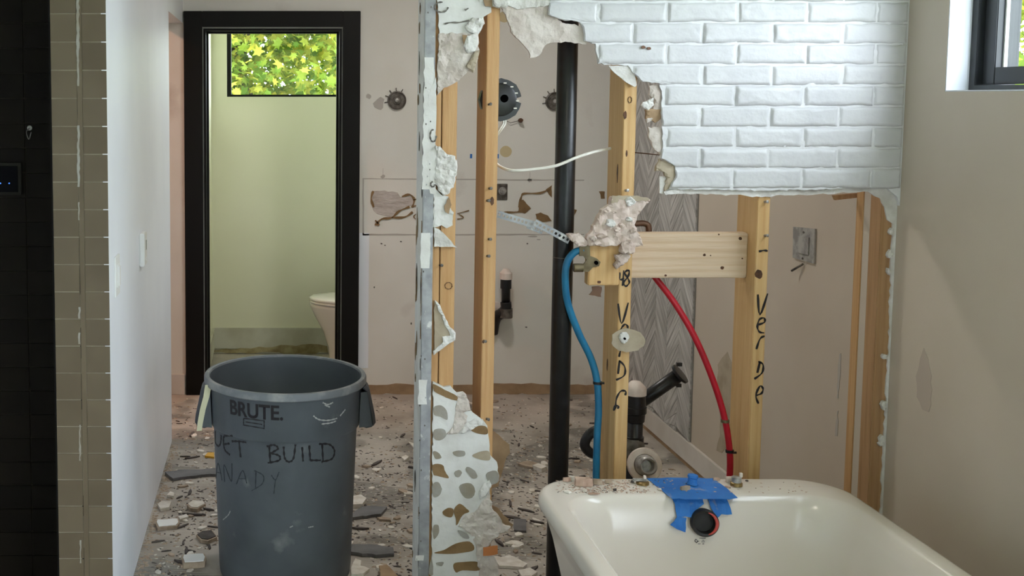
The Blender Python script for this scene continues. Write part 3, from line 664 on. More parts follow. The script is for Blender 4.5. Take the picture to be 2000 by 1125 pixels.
low = [(846, 746), (866, 756), (880, 754), (893, 768), (905, 766), (915, 785), (919, 802), (935, 815), (946, 824), (952, 832), (955, 860), (958, 890), (971, 903), (975, 938), (957, 950), (956, 962), (952, 975), (940, 985), (940, 1000), (932, 1020), (930, 1060), (938, 1095), (938, 1160), (936, 1290), (842, 1290)]
slab('drywall_piece', low, YP - .0005, .012, DRY, root, (8, 1.4), 121, .02, .0012)
rough_ = [(940, 982), (956, 962), (962, 994), (966, 1000), (976, 1010), (982, 1026), (998, 1030), (990, 1038), (976, 1042), (962, 1056), (952, 1068), (954, 1084), (966, 1088), (972, 1102), (975, 1130), (972, 1250), (936, 1250), (935, 1110), (928, 1062), (914, 1040), (894, 1028), (905, 1010), (928, 1000)]
slab('plaster_remnant', rough_, YP - .003, .013, GYP, root, (6, 2), 122, .009, .008, 34, .003)
slab('plaster_remnant', [(893, 772), (905, 766), (916, 784), (920, 802), (905, 806), (914, 812), (908, 832), (896, 846), (872, 848), (884, 834), (888, 812), (890, 796)], YP - .002, .012, GYP, root, (6, 2), 123, .008, .007, 36, .003)
slab('plaster_lump', [(908, 828), (930, 818), (944, 820), (942, 830), (924, 838), (906, 846), (896, 846)], YP - .004, .010, GYPW, root, (5, 1.5), 124, .008, .006, 40, .003)
slab('plaster_lump', [(944, 945), (956, 938), (960, 950), (950, 968), (938, 975), (936, 960)], YP - .004, .010, GYPW, root, (5, 1.5), 125, .008, .006, 40, .003)
spots = [([(846, 750), (870, 762), (890, 772), (895, 782), (880, 780), (862, 772), (848, 764)], GLUE), ([(848, 795), (862, 792), (872, 802), (874, 820), (860, 814), (848, 810)], GREYSPOT),
         ([(848, 840), (866, 838), (872, 850), (860, 860), (848, 856)], GREYSPOT), ([(846, 882), (856, 884), (862, 894), (850, 896)], GREYSPOT), ([(884, 884), (895, 880), (908, 882), (907, 890), (893, 892)], GREYSPOT),
         ([(922, 890), (940, 882), (955, 882), (957, 898), (940, 898)], PAPERG), ([(846, 908), (864, 908), (870, 922), (876, 934), (856, 930), (846, 926)], GLUE), ([(888, 922), (897, 918), (902, 924), (896, 932), (889, 930)], GREYSPOT),
         ([(910, 918), (914, 912), (928, 920), (932, 932), (922, 934)], GREYSPOT), ([(846, 946), (856, 942), (863, 955), (858, 968), (846, 970)], GREYSPOT), ([(896, 952), (908, 944), (922, 946), (928, 960), (922, 972), (908, 972)], GREYSPOT),
         ([(864, 1000), (876, 992), (886, 996), (882, 1010), (870, 1008)], GLUE), ([(886, 998), (897, 984), (912, 994), (916, 1000), (904, 1006), (892, 1026), (890, 1012)], GLUE), ([(846, 1028), (856, 1026), (857, 1040), (850, 1052), (846, 1050)], GREYSPOT),
         ([(894, 1036), (912, 1042), (916, 1052), (904, 1050)], GREYSPOT), ([(848, 1080), (868, 1074), (890, 1062), (918, 1058), (926, 1074), (900, 1080), (872, 1082)], GLUE), ([(840, 1098), (844, 1092), (846, 1122), (838, 1120)], GREYSPOT),
         ([(886, 1102), (904, 1098), (934, 1098), (936, 1114), (904, 1114), (890, 1118)], GLUE), ([(851, 1100), (866, 1098), (862, 1106)], GREYSPOT), ([(949, 928), (960, 920), (972, 922), (974, 940), (958, 946)], GREYSPOT), ([(918, 838), (934, 832), (950, 834), (952, 848), (930, 846)], GLUE)]
for i, (P, m) in enumerate(spots): slab('skim_gap', closed(P), YP - .0022, .0012, m, root, (5, 1.7), 140 + i)
# (end of skim gaps)
# brown facing paper of the far side of the partition
slab('paper_sheet', [(950, 838), (975, 850), (995, 868), (996, 885), (985, 905), (974, 950), (956, 955), (952, 880)], YS + .141, .004, PAPER, root, (10, 2), 131)
slab('paper_sheet', [(956, 985), (972, 992), (1003, 1025), (998, 1032), (975, 1015), (962, 1010)], YS + .02, .004, PAPER, root, (9, 2), 132)
slab('paper_scrap', [(944, 1070), (972, 1066), (972, 1082), (944, 1086)], YS - .03, .004, ORA, root, (9, 1.2), 133)

# studs
def stud(name, x0, x1, y0, y1, z0, z1, m, label):
    o = box(name, (x0, y0, z0), (x1, y1, z1), m, None, .002); return tag(o, label, 'stud', 'wall studs of the opened partition')
YE = YS + .140
s1 = stud('wall_stud', XE + .013, XE + .051, YS, YE, 0, CEIL - .02, PINE, 'pine stud directly behind the metal corner bead at the wall end')
s1b = stud('wall_stud', XE + .054, XE + .098, YS, YE, 0, CEIL - .02, PINE, 'pine stud doubled beside the end stud behind torn drywall')
x = W(948, 250, YS).x; s2 = stud('wall_stud', x, x + .038, YS, YE, 0, CEIL - .02, PINE, 'orange pine stud with screws standing left of the black pipe')
x = W(1217, 250, YS).x; s3x = x; s3 = stud('wall_stud', x, x + .038, YS, YE, 0, CEIL - .02, PINEY, 'yellow pine stud with plaster lump and handwritten 48 Verde')
x = W(1480, 390, YS).x; s4x = x; s4 = stud('wall_stud', x, x + .038, YS, YE, 0, CEIL - .02, PINEY, 'yellow pine stud with handwritten letters right of the crosspiece')
s5 = stud('wall_stud', XR - .045, XR - .002, YS, YS + .060, 0, CEIL - .02, PINED, 'brown stud in the corner against the window wall')
xs5 = XR - .045
s6 = stud('wall_stud', XR - .045, XR - .002, YS + .100, YS + .140, 0, CEIL - .02, PINE, 'narrow pine nailer strip behind the corner stud')
box('drywall_edge', (xs5 + .003, YS + .0605, 0), (XR - .002, YS + .0995, CEIL - .02), WALLR, root)
tag(slab('wood_sliver', [(1628, 382), (1632, 391), (1660, 388), (1686, 385), (1687, 377), (1655, 379)], YS + .15, .012, PINED), 'short brown wood sliver caught under the torn wall edge', 'wood scrap')
slab_right('paper_patch', [(1693, 395), (1704, 395), (1682, 985), (1672, 975)], xs5 + .004, .002, BASEW, s6) if False else None
def nails(par, Y, pts, m=DSTEEL):
    for (u, v) in pts: lathe('nail', [(-.002, .004), (.008, .0035), (.012, .005), (.0135, .001)], W(u, v, Y), (.25, -1, .1), m, par, 8)
nails(s2, YS, [(955, 204), (956, 368), (952, 392), (955, 467), (952, 500), (945, 666), (951, 818)])
nails(s1b, YS, [(860, 518)]); nails(s4, YS, [(1494, 394), (1494, 460)], STEEL); nails(s3, YS, [(1222, 372)], STEEL)
def knot(par, Y, u, v, a, b, seed):
    slab('knot', blob_px(u, v, a, b, 10, seed, .2), Y - .0008, .0007, KNOT, par)
knot(s2, YS, 961, 393, 4, 8, 1); knot(s2, YS, 944, 668, 2.5, 3, 2); knot(s3, YS, 1221, 225, 3.5, 8, 3); knot(s3, YS, 1224, 300, 2, 6, 4); knot(s4, YS, 1482, 535, 7, 9, 5)
ribbons('knot_ring', [[W(876 + 7 * math.cos(k * .66), 558 + 6.5 * math.sin(k * .66), YS) for k in range(11)]], lambda p: Vector((0, -1, 0)), .0022, KNOT, s1b)
ribbons('knot_ring', [[W(1230 + 3.5 * math.cos(k * .66), 195 + 6 * math.sin(k * .66), YS) for k in range(11)]], lambda p: Vector((0, -1, 0)), .002, KNOT, s3)
for i, (y, z, a, b) in enumerate([(YS + .07, 1.30, .010, .02), (YS + .04, 1.42, .006, .03), (YS + .09, .82, .006, .02), (YS + .05, 1.15, .004, .03)]):
    P = [(y + a * math.cos(k) * random.uniform(.7, 1.2), z + b * math.sin(k)) for k in [2 * math.pi * q / 10 for q in range(10)]]
    bump_slab('knot', P, lambda p, q: Vector((s3x - .0008, p, q)), .0007, KNOT, s3, nrm=(-1, 0, 0))
px_strokes('marker_letter', [[[(1210, 532), (1211, 546), (1219, 543)], [(1218, 528), (1216, 558)]], [[(1226, 527), (1220, 533), (1226, 543), (1229, 552), (1222, 559), (1218, 551), (1226, 541), (1229, 531), (1226, 527)]],
    [[(1207, 593), (1214, 632), (1227, 591)]], [[(1211, 650), (1214, 640), (1221, 633), (1226, 640), (1216, 650)]], [[(1209, 697), (1212, 684), (1217, 680)]], [[(1210, 704), (1207, 730)], [(1209, 704), (1220, 716), (1219, 733), (1203, 742)]],
    [[(1221, 772), (1222, 764), (1212, 764), (1204, 778), (1202, 795), (1199, 801), (1200, 793), (1208, 793), (1206, 798)]]], YS, .0058, INK, s3)
px_strokes('marker_letter', [[[(1482, 491), (1491, 489), (1499, 490)]], [[(1480, 575), (1484, 615), (1499, 573)]], [[(1481, 634), (1493, 629), (1492, 621), (1483, 624), (1479, 638), (1483, 648), (1492, 650)]],
    [[(1477, 682), (1484, 662), (1493, 656)]], [[(1484, 706), (1479, 728)], [(1481, 706), (1490, 712), (1488, 728), (1473, 740)]], [[(1481, 788), (1476, 772), (1484, 754), (1490, 759), (1487, 768), (1477, 772)]]], YS, .0062, INK, s4)

# crosspiece between the studs
a, b = W(1465, 455, YS + .055), W(1465, 543, YS + .055)
cb = tag(box('crosspiece_board', (s3x + .0385, YS + .055, b.z), (s4x - .0005, YS + .093, a.z), PINEX, None, .003), 'pale wooden crosspiece board fixed level between two yellow studs', 'board')
YC = YS + .055
for i, (u, v, r_) in enumerate([(1446, 466, 3.2), (1411, 523, 3.2), (1404, 458, 1.5), (1376, 498, 2.5), (1450, 505, 1.4), (1300, 538, 2.2), (1388, 499, 1.2)]):
    slab('knot', blob_px(u, v, r_ * 1.2, r_, 9, 200 + i, .2), YC - .0008, .0007, KNOT, cb)
# small dark copper elbow behind the crosspiece
t = tag(tube('copper_elbow', catmull([W(1238, 437, YS + .11), W(1255, 436, YS + .11), W(1264, 439, YS + .11), W(1267, 447, YS + .11), W(1267, 475, YS + .11)], 5), .0095, COPPER), 'short dark copper elbow pipe rising behind the crosspiece', 'pipe')

# plaster lump on the stud
t = empty('plaster_chunk', 'large torn pinkish plaster chunk clinging to the lettered stud', 'plaster')
slab('body', [(1195, 385), (1232, 386), (1270, 390), (1262, 400), (1246, 420), (1240, 440), (1250, 462), (1256, 480), (1238, 481), (1225, 470), (1200, 481), (1150, 480), (1146, 466), (1165, 432), (1175, 410), (1192, 400)], YP - .012, .024, CHP, t, (6, 2.0), 161, .008, .009, 36, .004)
slab('spur', [(1108, 458), (1130, 455), (1142, 466), (1152, 470), (1146, 481), (1128, 480), (1116, 470)], YP - .006, .018, CHP, t, (5, 1.5), 162, .007, .008, 40, .004)
slab('hanging_lump', [(1216, 472), (1232, 470), (1243, 480), (1241, 492), (1228, 497), (1213, 494)], YP - .02, .022, CHP, t, (5, 1.5), 163, .006, .008, 40, .006)
slab('hanging_lump', [(1202, 498), (1220, 494), (1232, 500), (1226, 512), (1212, 520), (1205, 526), (1200, 518), (1206, 510)], YP - .012, .016, CHP, t, (5, 1.5), 164, .006, .008, 40, .005)
slab('paper_edge', [(1196, 382), (1246, 382), (1270, 389), (1262, 393), (1238, 392), (1194, 397)], YP - .018, .003, PAPERG, t, (7, 1.2), 165)
for i, (u, v, a, b) in enumerate([(1230, 394, 11, 9), (1192, 436, 9, 7), (1185, 412, 6, 4), (1229, 428, 7, 5), (1176, 462, 10, 5), (1160, 466, 7, 6), (1205, 448, 8, 5), (1236, 450, 6, 5), (1215, 440, 5, 4), (1200, 414, 4, 3)]):
    slab('bump', blob_px(u, v, a, b, 9, 170 + i, .3), YP - .020, .014, GYPW if i in (0, 1, 3) else CHP, t, grid=.005, amp=.007, seed=i, dome=.007, freq=60)
# wooden block with bronze fitting beside that stud
t = tag(box('wood_block', (W(1148, 520, YS).x, YS - .005, W(1160, 557, YS).z), (s3x - .0005, YS + .033, W(1160, 478, YS).z), PINEY, None, .003), 'short yellow wood block under the plaster chunk beside the lettered stud', 'wood block')
knot(t, YS - .005, 1170, 551, 4, 3, 9)
t2 = empty('bronze_fitting', 'bronze drop-ear fitting joining the blue tube to the wood block', 'fitting')
yf = YS - .006
slab('bracket', [(1132, 482), (1152, 480), (1153, 500), (1166, 505), (1173, 512), (1170, 520), (1158, 522), (1150, 531), (1132, 530), (1129, 516), (1140, 516), (1146, 508), (1140, 500), (1132, 500)], yf - .006, .006, BRONZE, t2)
lathe('socket', [(0, .013), (.026, .013), (.028, .010)], W(1138, 523, yf - .012), (-1, 0, .0), BRONZE, t2, 16)
lathe('screw', [(0, .006), (.006, .006), (.008, .002)], W(1164, 513, yf - .006), (0, -1, 0), HOLE, t2, 10)
slab('torn_flap', [(1156, 560), (1175, 560), (1174, 580), (1150, 576), (1157, 568)], YS + .01, .003, ORA if False else COPPER, t, (5, 1), 9)
# paper disc held on the stud by a screw
c = W(1226, 665, YS - .006); t = empty('paper_disc', 'torn tan paper disc pinned by a white screw to the lettered stud', 'paper disc')
slab('disc', blob_px(1227, 665, 33, 23, 26, 5, .06), YS - .010, .003, PAPERG, t, grid=.012, amp=.003, seed=2)
slab('plaster_dab', blob_px(1219, 659, 9, 11, 12, 6, .2), YS - .018, .008, GYPW, t, grid=.005, amp=.004, seed=4, dome=.004)
lathe('screw', [(0, .0035), (.006, .0035), (.007, .001)], W(1219.5, 661, YS - .022), (0, -1, 0), HOLE, t, 10)

# black vent pipe
zt = W(1102, 84, YS + .07)
pu, pl = W(1107, 84, YS + .07), W(1097, 700, YS + .07)
xp = (pu.x + pl.x) / 2
t = tag(tube('vent_pipe', [(xp, YS + .07, 0), (xp, YS + .07, CEIL - .02)], .0305, ABS, None, 28), 'tall glossy black vent pipe standing between the opened studs', 'pipe')
lathe('seam', [(0, .0308), (.002, .0308)], (xp, YS + .07, 1.16), (0, 0, 1), DSTEEL, t, 24)
# perforated strap across it
A, B = W(972, 418, YS + .02), W(1112, 470, YS - .004)
t = empty('metal_strap', 'perforated metal hanging strap running across the black pipe', 'strap')
def strap(P0, P1, hw, n, nm, par):
    d = (P1 - P0); L_ = d.length; d.normalize(); s_ = Vector((0, -1, 0)).cross(d).normalized() * hw
    v, f = [], []; N = Vector((0, -.0012, 0))
    for i in range(n):                                           # one square cell with a square hole per pitch
        a = P0 + d * (L_ * i / n); b = P0 + d * (L_ * (i + 1) / n); k = len(v)
        o4 = [a - s_, b - s_, b + s_, a + s_]; c = (a + b) / 2; e = d * (L_ / n * .27); g = s_ * .36
        i4 = [c - e - g, c + e - g, c + e + g, c - e + g]
        for q in o4 + i4: v.append(q)
        for q in o4 + i4: v.append(q + N)
        for j in range(4):
            jn = (j + 1) % 4
            f += [(k + j, k + jn, k + 4 + jn, k + 4 + j), (k + 8 + j, k + 12 + j, k + 12 + jn, k + 8 + jn), (k + 4 + j, k + 4 + jn, k + 12 + jn, k + 12 + j)]
        f += [(k, k + 8, k + 9, k + 1), (k + 3, k + 2, k + 10, k + 11)]
    o = pyd(nm, v, f, GALV, par); return o
strap(A, W(1046, 440, YS + .016), .0105, 10, 'band', t)
strap(W(1030, 440, YS + .030), W(1060, 452, YS + .032), .009, 5, 'band', t)
strap(W(1044, 434, YS + .004), B, .0105, 9, 'band', t)
# cables and tubes
tag(tube('white_cable', catmull([W(966, 316, YS + .10), W(978, 326, YS + .05), W(1000, 333, YS + .0), W(1040, 331, YS - .01), W(1085, 324, YS - .012), W(1125, 308, YS - .0), W(1160, 297, YS + .03), W(1192, 290, YS + .07)], 8), .0046, CABLE, None, 10), 'white electrical cable sagging across the black pipe to the yellow stud', 'cable')
tag(tube('brown_wire', catmull([W(1240, 298, YS + .08), W(1262, 300, YS + .08), W(1294, 303, YS + .02)], 5), .002, COPPER, None, 6), 'thin brown wire between the yellow stud and the torn brick edge', 'wire')
yp = YS + .028
t = tag(tube('blue_water_tube', catmull([W(1140, 488, yp - .03), W(1122, 493, yp - .025), W(1108, 512, yp - .02), W(1104, 545, yp - .015), W(1109, 592, yp), W(1130, 650, yp + .01), W(1154, 700, yp + .02), W(1166, 745, yp + .02), W(1169, 800, yp + .02), W(1166, 860, yp + .02), W(1164, 960, yp + .02), W(1162, 1120, yp + .02)], 8), .0108, PEXB, None, 16), 'blue water tube curving down beside the lettered stud', 'tube')
cl_ = lathe('clip', [(0, .014), (.008, .014)], W(1167, 750, yp + .02), (0, 0, 1), ABS, t, 16)
box('clip_tail', tuple(W(1176, 748, yp + .02) - Vector((.008, .004, .003))), tuple(W(1176, 748, yp + .02) + Vector((.006, .004, .003))), ABS, cl_)
yr = YS + .06
t = tag(tube('red_water_tube', catmull([W(1262, 520, yr + .05), W(1282, 545, yr + .04), W(1315, 588, yr + .03), W(1350, 645, yr + .01), W(1378, 705, yr), W(1402, 770, yr - .005), W(1417, 825, yr - .005), W(1424, 870, yr - .005), W(1426, 905, yr - .005), W(1424, 960, yr - .005), W(1420, 1100, yr - .005)], 8), .0095, PEXR, None, 16), 'red water tube bending down from the crosspiece to behind the tub', 'tube')
for v_, u_ in ((825, 1416), (884, 1425)):
    cl_ = lathe('clip', [(0, .0125), (.009, .0125)], W(u_, v_, yr - .005), (0, .05, 1), ABS if v_ == 884 else BRONZE, t, 16)
box('clip_tail', tuple(W(1433, 884, yr - .005) - Vector((.012, .003, .003))), tuple(W(1433, 884, yr - .005) + Vector((.008, .003, .003))), ABS, cl_)
# black round junction box on the stud
t = empty('junction_box', 'black round electrical box with notched rim fixed to the orange stud', 'electrical box')
cj = W(975, 195, YS + .06); cj.x = max(cj.x, s2.data.vertices[0].co.x)
R = .062; n = 40; prof = []
for k in range(n):
    a = 2 * math.pi * k / n; r_ = R * (1 + (.0 if k % 5 else .03)); 
    if k in (0,): r_ = R * .55
    prof.append((cj.x + .003 + r_ * math.cos(a), cj.z + r_ * 1.02 * math.sin(a)))
bump_slab('body', prof, lambda a, b: Vector((a, YS + .05, b)), .03, ABS, t)
lathe('flange', [(0, .050), (.004, .050), (.006, .046)], (cj.x, YS + .05, cj.z), (0, -1, 0), ABS, t, 32)
lathe('knockout', [(0, .012), (.008, .012), (.0082, .002)], (cj.x + .012, YS + .05, cj.z + .004), (0, -1, 0), HOLE, t, 18)
for k in range(5):
    a = math.radians(75 - 26 * k); d = Vector((math.cos(a), 0, math.sin(a))); p_ = Vector((cj.x, YS + .0435, cj.z)) + d * .052
    box('slot', tuple(p_ - Vector((.0045, 0, .0018))), tuple(p_ + Vector((.0045, .001, .0018))), CABLE, t)
for i, (u0, u1) in enumerate(((984, 968), (980, 964))):
    tag(tube('white_wire', catmull([W(u0, 222, YS + .08), W(u0 + 3, 240, YS + .08), W(u0 - 4, 252, YS + .07), W(u1, 268, YS + .09)], 5), .0035, CABLE, None, 8), ('upper' if i == 0 else 'lower') + ' of two white wires hanging out of the black electrical box', 'wire')

# drain assembly behind the tub
t = empty('drain_assembly', 'black drain pipe with white cap and side arm standing behind the tub', 'pipe')
yd = 3.62
c = lambda u, v, y=yd: W(u, v, y)
xd_ = c(1240, 800).x
tube('pipe', [(xd_, yd, 0), (xd_, yd, c(1240, 780).z)], .0275, ABS, t, 22)
lathe('coupling', [(0, .032), (.026, .034), (.03, .038), (.05, .038), (.052, .035), (.10, .034)], (xd_, yd, c(1240, 822).z), (0, 0, 1), ABS, t, 26)
lathe('collar', [(0, .031), (.035, .032), (.037, .028)], (xd_, yd, c(1240, 872).z), (0, 0, 1), ABS, t, 26)
lathe('cap', [(0, .033), (.028, .033), (.030, .036), (.052, .036), (.060, .03), (.074, .016), (.077, .002)], (xd_, yd, c(1240, 787).z), (0, 0, 1), CAPW, t, 28)
lathe('bend', [(0, .040), (.02, .044), (.07, .040), (.09, .033)], (xd_ - .006, yd, c(1240, 905).z), (0, 0, 1), DSTEEL, t, 20)
a_, b_ = c(1258, 780, yd + .07), c(1326, 732, yd + .02)
tube('side_arm', [a_ + (a_ - b_) * .3, a_, b_], .023, ABS, t, 20)
d = (b_ - a_).normalized(); lathe('flange', [(0, .024), (.006, .036), (.014, .036), (.015, .026)], b_ - d * .006, d, ABS, t, 24)
for s_ in (-1, 1):
    x, y = frame_to(d); box('flange_ear', tuple(b_ + Vector((0, 0, s_ * .036)) - Vector((.008, .006, .006))), tuple(b_ + Vector((0, 0, s_ * .036)) + Vector((.008, .006, .006))), ABS, t)
t3 = (tube('trap_bend', catmull([c(1186, 838), c(1166, 840), c(1150, 850), c(1142, 868), c(1150, 882), c(1166, 888), c(1190, 890), c(1225, 905)], 6), .017, ABS, t, 18))
t = empty('drain_flange', 'white round drain flange with grey metal stub beside the tub rim', 'flange')
cc = c(1258, 908, 3.50); ax = Vector((-.05, -1, .25)).normalized()
lathe('plate', [(0, .056), (.006, .0565), (.010, .054), (.011, .036), (.004, .034)], cc, ax, CAPW, t, 36)
lathe('stub', [(0, .034), (.012, .035), (.045, .030), (.050, .025), (.046, .020), (.02, .018)], cc, ax, STEEL, t, 28)
tube('tail', [cc, cc - ax * .08], .026, ABS, t, 18)

# ------------------------------------------------------------------ bathtub
TZ = .56
q0 = WF(1300, 932, TZ); tyf = q0.y
txl = WF(1074, 992, TZ).x - .002; txr = WF(1910, 1125, TZ).x
tyn = tyf - 1.72
def rrect(x0, x1, y0, y1, r, z, n=10):
    out = []
    for cx_, cy_, a0 in ((x1 - r, y1 - r, 0), (x0 + r, y1 - r, 90), (x0 + r, y0 + r, 180), (x1 - r, y0 + r, 270)):
        for i in range(n + 1):
            a = math.radians(a0 + 90 * i / n); out.append(Vector((cx_ + r * math.cos(a), cy_ + r * math.sin(a), z)))
    return out
def INS(z):      # inward lean of the inner wall below the rim
    d = TZ - z
    return .030 + d * .11 + max(0, d - .3) ** 2 * 1.6
def tub_rings():
    R_ = []
    for ins, z in ((.13, .0), (.12, .02), (.075, .25), (.035, .44), (.016, .505), (.004, .515), (0, .524), (0, .540), (.004, .552), (.010, .558), (.018, TZ)):
        R_.append(rrect(txl + ins, txr - ins, tyn + ins, tyf - ins, .135 - ins * .3, z))
    fw, sw = .132, .045
    for ins, z in ((0, TZ), (.006, TZ - .002), (.014, TZ - .008), (.022, TZ - .02), (INS(.51), .51), (INS(.40), .40), (INS(.30), .30), (INS(.22), .22), (INS(.16) + .02, .16), (INS(.13) + .07, .13), (INS(.12) + .16, .122)):
        R_.append(rrect(txl + sw + ins, txr - sw - ins, tyn + sw + ins, tyf - fw - ins, max(.09, .115 - ins * .1), z))
    return R_
rings = tub_rings(); n = len(rings[0]); v = [p for r_ in rings for p in r_]; f = []
for i in range(len(rings) - 1):
    for k in range(n): f.append((i * n + k, i * n + (k + 1) % n, (i + 1) * n + (k + 1) % n, (i + 1) * n + k))
f.append(tuple((len(rings) - 1) * n + k for k in range(n))); f.append(tuple(reversed(range(n))))
tub = empty('bathtub', 'white freestanding bathtub with debris and blue tape on its rim', 'bathtub')
o = pyd('shell', v, f, PORCO, tub, True)
def TW(u, v):   # point on the inner far wall of the tub
    y = tyf - .132 - .04
    for _ in range(6):
        p = W(u, v, y); y = tyf - .132 - INS(p.z)
    return p
po = TW(1373, 1018); nrm = Vector((-.12, -1, .12)).normalized()
lathe('overflow_ring', [(-.012, .034), (.004, .036), (.022, .037), (.026, .034), (.024, .028), (.004, .026)], po, nrm, RUB, tub, 36)
gx = Vector((1, 0, 0)); gz = nrm.cross(gx).normalized(); gx = gz.cross(nrm).normalized()
if gz.z < 0: gz = -gz
ga = [math.radians(75 - 150 * i / 14) for i in range(15)]
tube('overflow_gasket', [po + nrm * .0245 + (gx * math.cos(a) + gz * math.sin(a)) * .0305 for a in ga], .004, REDR, tub, 8, [.0015 + .003 * math.sin(math.pi * i / 14) for i in range(15)])
lathe('overflow_hole', [(.003, .027), (.0035, .001)], po, nrm, HOLE, tub, 30)
def tub_marks(lines, wd): return ribbons('maker_mark', [[TW(u, v) for u, v in l] for l in lines], lambda p: Vector((0, -1, .1)).normalized(), wd, INKF, tub, .001, .0004)
tub_marks([[(1359, 1053), (1362, 1056), (1360, 1060), (1357, 1056), (1359, 1053)], [(1362, 1057), (1365, 1057)], [(1366, 1051), (1378, 1051)], [(1371, 1055), (1375, 1055)], [(1370, 1058), (1376, 1058)], [(1363, 1062), (1368, 1062)], [(1372, 1062), (1375, 1062)]], .0016)
# blue tape
tp_ = empty('painter_tape', 'blue painter tape laid over the tub deck and hanging inside', 'tape')
def deck(name, px, z, th, m, par, rag=(0, 0), seed=0):
    r_ = random.Random(seed)
    if rag[0]: px = ragged(px, rag[0], rag[1], r_)
    P = [(lambda q: (q.x, q.y))(WF(u, v, z)) for u, v in px]
    return bump_slab(name, P, lambda a, b: Vector((a, b, z)), th, m, par, nrm=(0, 0, 1))
deck('sheet', [(1263, 934), (1330, 933), (1392, 934), (1418, 952), (1441, 972), (1424, 975), (1410, 974), (1375, 974), (1314, 974)], TZ + .0018, .001, TAPE, tp_, (12, .8), 3)
def flap(px, lift, seed):
    r_ = random.Random(seed); px = ragged(px, 9, .8, r_)
    P = [(lambda q: (q.x, min(q.z, TZ + .001)))(TW(u, v)) for u, v in px]
    def to3(a, b):
        tb = [(TZ + .01, -.004), (TZ, 0), (TZ - .002, .006), (TZ - .008, .014), (TZ - .02, .022), (.51, INS(.51))]
        e = INS(b)
        for (b0, e0), (b1, e1) in zip(tb, tb[1:]):
            if b1 <= b <= b0: e = e0 + (e1 - e0) * (b0 - b) / (b0 - b1)
        y = tyf - .132 - e - .0065
        return Vector((a, y - lift * max(0, (TZ - b)) - .002 * math.sin(a * 160 + seed), b))
    bump_slab('flap', P, to3, .0012, TAPE, tp_, .010, .0012, seed, (0, -1, 0), 60)
flap([(1314, 971), (1345, 971), (1376, 971), (1376, 985), (1364, 993), (1357, 1009), (1337, 1007), (1333, 1008), (1320, 1008), (1319, 985)], .02, 1)
flap([(1320, 1006), (1337, 1008), (1334, 1035), (1318, 1029), (1305, 1021)], .12, 2)
flap([(1384, 971), (1422, 971), (1428, 1003), (1408, 1003), (1398, 1010), (1388, 992)], .06, 3)
flap([(1340, 966), (1352, 966), (1349, 985), (1344, 990), (1339, 982)], .15, 4)
zk = TZ + .003; pk = WF(1352, 945, zk)
lathe('wrapped_stub', [(0, .016), (.006, .013), (.018, .0125), (.020, .015), (.026, .0135), (.027, .004)], pk, (.05, 0, 1), TAPE, tp_, 14)
# fittings on the deck
t = empty('brass_fitting', 'small brass tub filler stub with white collar right of the blue tape', 'fitting')
pk = WF(1438, 948, TZ + .001)
lathe('base', [(0, .0165), (.008, .0165), (.010, .014)], pk, (0, 0, 1), BRASS, t, 18); lathe('thread', [(.010, .013), (.024, .0135), (.026, .008)], pk, (0, 0, 1), STEEL, t, 18)
box('tab', tuple(pk + Vector((.008, -.004, .024))), tuple(pk + Vector((.016, .004, .036))), CAPW, t, .001)
box('collar', tuple(WF(1424, 942, TZ) + Vector((-.009, -.006, 0))), tuple(WF(1424, 942, TZ) + Vector((.009, .006, .016))), CAPW, t, .002)
t = empty('valve_stub', 'low brass and steel valve stub left of the blue tape', 'fitting')
pk = WF(1255, 945, TZ + .001)
lathe('base', [(0, .018), (.006, .018), (.008, .014)], pk, (0, 0, 1), BRASS, t, 18)
box('lever', tuple(pk + Vector((-.03, -.006, .008))), tuple(pk + Vector((.014, .008, .015))), STEEL, t, .003)
box('tab', tuple(pk + Vector((.002, -.004, .015))), tuple(pk + Vector((.009, .004, .024))), CAPW, t, .001)

# ------------------------------------------------------------------ debris
def shard_mesh(name, seed, L_, Wd, th, m, top=None):
    r_ = random.Random(seed); k = r_.randint(5, 7); P = []
    for i in range(k):
        a = 2 * math.pi * (i + r_.uniform(-.25, .25)) / k; P.append((L_ * .5 * math.cos(a) * r_.uniform(.75, 1.15), Wd * .5 * math.sin(a) * r_.uniform(.75, 1.15)))
    v = [(x, y, 0) for x, y in P] + [(x * .93, y * .93, th * r_.uniform(.8, 1.1)) for x, y in P]
    f = [tuple(reversed(range(k))), tuple(range(k, 2 * k))] + [(i, (i + 1) % k, k + (i + 1) % k, k + i) for i in range(k)]
    me = bpy.data.meshes.new(name); me.from_pydata(v, [], f); me.materials.append(m)
    if top: me.materials.append(top); me.polygons[1].material_index = 1
    me.update(); return me
def place(name, me, p, rz=0, label=None, cat=None, group=None, tilt=(0, 0)):
    o = bpy.data.objects.new(name, me); COL.objects.link(o); o.location = p; o.rotation_euler = (tilt[0], tilt[1], rz)
    return tag(o, label, cat, group)
def flat(name, px, th, m, label, cat, z=.002, seed=0, rag=(9, 1.0), top=None):
    r_ = random.Random(len(label) + int(px[0][0])); q = ragged(px, rag[0], rag[1], r_) if rag[0] else px
    P = [(lambda q_: (q_.x, q_.y))(WF(u, v, z + th)) for u, v in q]
    cx_ = sum(a for a, b in P) / len(P); cy_ = sum(b for a, b in P) / len(P)
    o = bump_slab(name, [(a - cx_, b - cy_) for a, b in P], lambda a, b: Vector((a, b, th)), th, m, nrm=(0, 0, 1)); o.location = (cx_, cy_, z - .001)
    if top:
        t_ = bump_slab('glazed_face', [((a - cx_) * .88, (b - cy_) * .8) for a, b in P], lambda a, b: Vector((a, b, th + .003)), .0028, top, o, nrm=(0, 0, 1))
    return tag(o, label, cat)
flat('slate_slab', [(322, 921), (350, 917), (425, 914), (430, 924), (372, 929), (338, 934)], .012, CHG, 'long dark grey slab lying between the corridor wall and grey can', 'slab')
